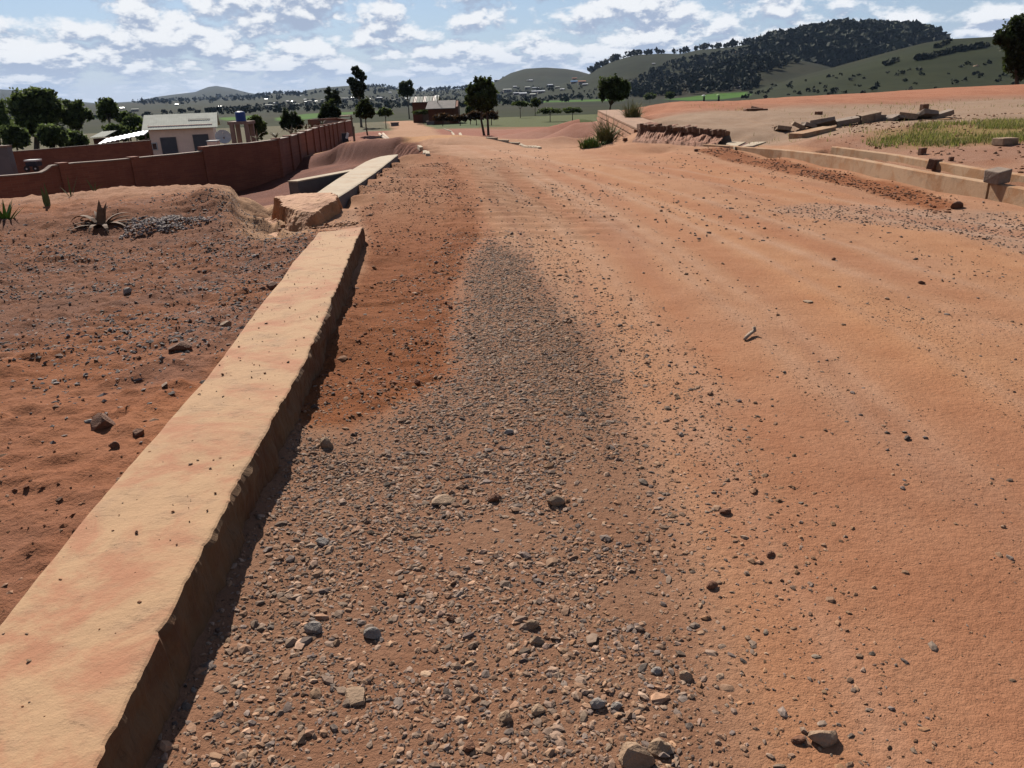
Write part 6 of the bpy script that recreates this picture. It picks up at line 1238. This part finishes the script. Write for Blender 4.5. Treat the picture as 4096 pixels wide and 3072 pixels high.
# mast
p = at(3281, 112, y=1400); p = hit(3281, 116, 900); ms = empty('radio_mast', tuple(p), 'thin radio mast on the summit of the big wooded hill', 'mast'); k = math.hypot(p[0], p[1]) / F; Hm = 40 * k
for a_ in (0, 2.1, 4.2): MB().tube([(p[0] + 1.0 * math.cos(a_), p[1] + 1.0 * math.sin(a_), p[2] - 1), (p[0] + .3 * math.cos(a_), p[1] + .3 * math.sin(a_), p[2] + Hm)], .16, 5).build('leg', M['plinth'], ms)
for i in range(8):
    z_ = p[2] + Hm * i / 8; mb = MB(); mb.tube([(p[0] + .9 * (1 - i / 11) * math.cos(a_), p[1] + .9 * (1 - i / 11) * math.sin(a_), z_) for a_ in (0, 2.1, 4.2, 6.3)], .08, 4); mb.build('brace', M['plinth'], ms)
# two walkers with umbrellas
def walker(px_foot, py_foot, d, cloth, umb, lb, lbu, h=1.6):
    p = at(px_foot, py_foot, y=d); z0 = p[2]; r = empty('person', tuple(p), lb, 'person'); r.rotation_euler = (0, 0, -.4)
    J = {'hip': (0, 0, .52), 'belly': (0, 0, .62), 'chest': (0, .0, .76), 'neck': (0, 0, .845), 'head': (0, -.01, .91), 'top': (0, -.01, .965), 'kl': (.05, -.03, .28), 'fl': (.055, .05, .03), 'tl': (.055, -.03, .015), 'kr': (-.05, .02, .28), 'fr': (-.055, .09, .05), 'tr': (-.055, .02, .015), 'sl': (.105, 0, .80), 'el': (.13, .02, .63), 'hl': (.12, -.04, .5), 'sr': (-.105, 0, .80), 'er': (-.14, -.05, .66), 'hr': (-.10, -.13, .76)}
    Rd = {'hip': .085, 'belly': .078, 'chest': .09, 'neck': .035, 'head': .058, 'top': .04, 'kl': .045, 'fl': .028, 'tl': .03, 'kr': .045, 'fr': .028, 'tr': .03, 'sl': .042, 'el': .03, 'hl': .022, 'sr': .042, 'er': .03, 'hr': .022}
    E = [('hip', 'belly'), ('belly', 'chest'), ('chest', 'neck'), ('neck', 'head'), ('head', 'top'), ('hip', 'kl'), ('kl', 'fl'), ('fl', 'tl'), ('hip', 'kr'), ('kr', 'fr'), ('fr', 'tr'), ('chest', 'sl'), ('sl', 'el'), ('el', 'hl'), ('chest', 'sr'), ('sr', 'er'), ('er', 'hr')]; ks = list(J)
    me = bpy.data.meshes.new('body'); me.from_pydata([tuple(c * h for c in J[k]) for k in ks], [(ks.index(a_), ks.index(b_)) for a_, b_ in E], []); o = bpy.data.objects.new('body', me); COL.objects.link(o); o.parent = r; me.materials.append(M['skin'])
    md = o.modifiers.new('skin', 'SKIN')
    for i, k in enumerate(ks): me.skin_vertices[0].data[i].radius = (Rd[k] * h, Rd[k] * h); me.skin_vertices[0].data[i].use_root = (k == 'hip')
    o.modifiers.new('sub', 'SUBSURF').levels = 1
    mb = MB(); mb.tube([(0, .01 * h, .16 * h), (0, 0, .5 * h), (0, 0, .62 * h), (0, 0, .75 * h), (0, 0, .83 * h)], [.17 * h, .13 * h, .105 * h, .125 * h, .06 * h], 14); o = mb.build('dress', M[cloth], None, True); o.parent = r
    mb = MB(); mb.tube([(0, .0, .90 * h), (0, .005 * h, .94 * h), (0, 0, .985 * h)], [.063 * h, .066 * h, .03 * h], 12); o = mb.build('hair', M['black'], None, True); o.parent = r
    hd = p + np.array([-.10 * h * math.cos(-.4) + -.13 * h * math.sin(.4), 0, .76 * h]); hd = np.array([p[0] - .13 * h, p[1] - .10 * h, z0 + .76 * h]); ur = empty('umbrella', tuple(hd), lbu, 'umbrella')
    tp_ = hd + [0.05, 0, .38 * h]; MB().tube([hd - [0, 0, .1], tp_ + [0, 0, .06]], .012, 6).build('shaft', M['black'], ur); vs = [tuple(tp_)]; fs = []; nn = 16
    for r_, dz in ((.18, -.02), (.36, -.09), (.52, -.22)):
        for k in range(nn): vs.append((tp_[0] + r_ * math.cos(k * 6.283 / nn), tp_[1] + r_ * math.sin(k * 6.283 / nn), tp_[2] + dz - (.025 if k % 2 and r_ > .5 else 0)))
    for k in range(nn): fs.append((0, 1 + k, 1 + (k + 1) % nn))
    for q_ in range(2):
        for k in range(nn): fs.append((1 + q_ * nn + k, 1 + (q_ + 1) * nn + k, 1 + (q_ + 1) * nn + (k + 1) % nn, 1 + q_ * nn + (k + 1) % nn))
    MB().add(vs, fs).build('canopy', M[umb], ur)
walker(2815, 412, 190, 'cloth', 'white', 'walker in dark clothes under the white umbrella beyond the ridge', 'white umbrella held by the left walker')
walker(2874, 409, 190, 'cloth', 'green cloth', 'walker in dark clothes under the pale green umbrella beyond the ridge', 'pale green umbrella held by the right walker')
# ------------------------------------------------------------------ haze
HZ = bpy.data.materials.new('valley haze'); HZ.use_nodes = True; nt = HZ.node_tree
for n_ in list(nt.nodes): nt.nodes.remove(n_)
mo = nt.nodes.new('ShaderNodeOutputMaterial'); pv = nt.nodes.new('ShaderNodeVolumePrincipled'); nt.links.new(pv.outputs[0], mo.inputs['Volume'])
pv.inputs['Color'].default_value = (.50, .68, 1.0, 1); pv.inputs['Density'].default_value = 0.00003
zmin, zmax = float(FZ.min()) - 1.0, max(float(FZ.max()), 150) + 30
hz = MB().box((0, 4500, (zmin + zmax) / 2), (20200, 11600, zmax - zmin)).build('haze', HZ); tag(hz, kind='stuff')
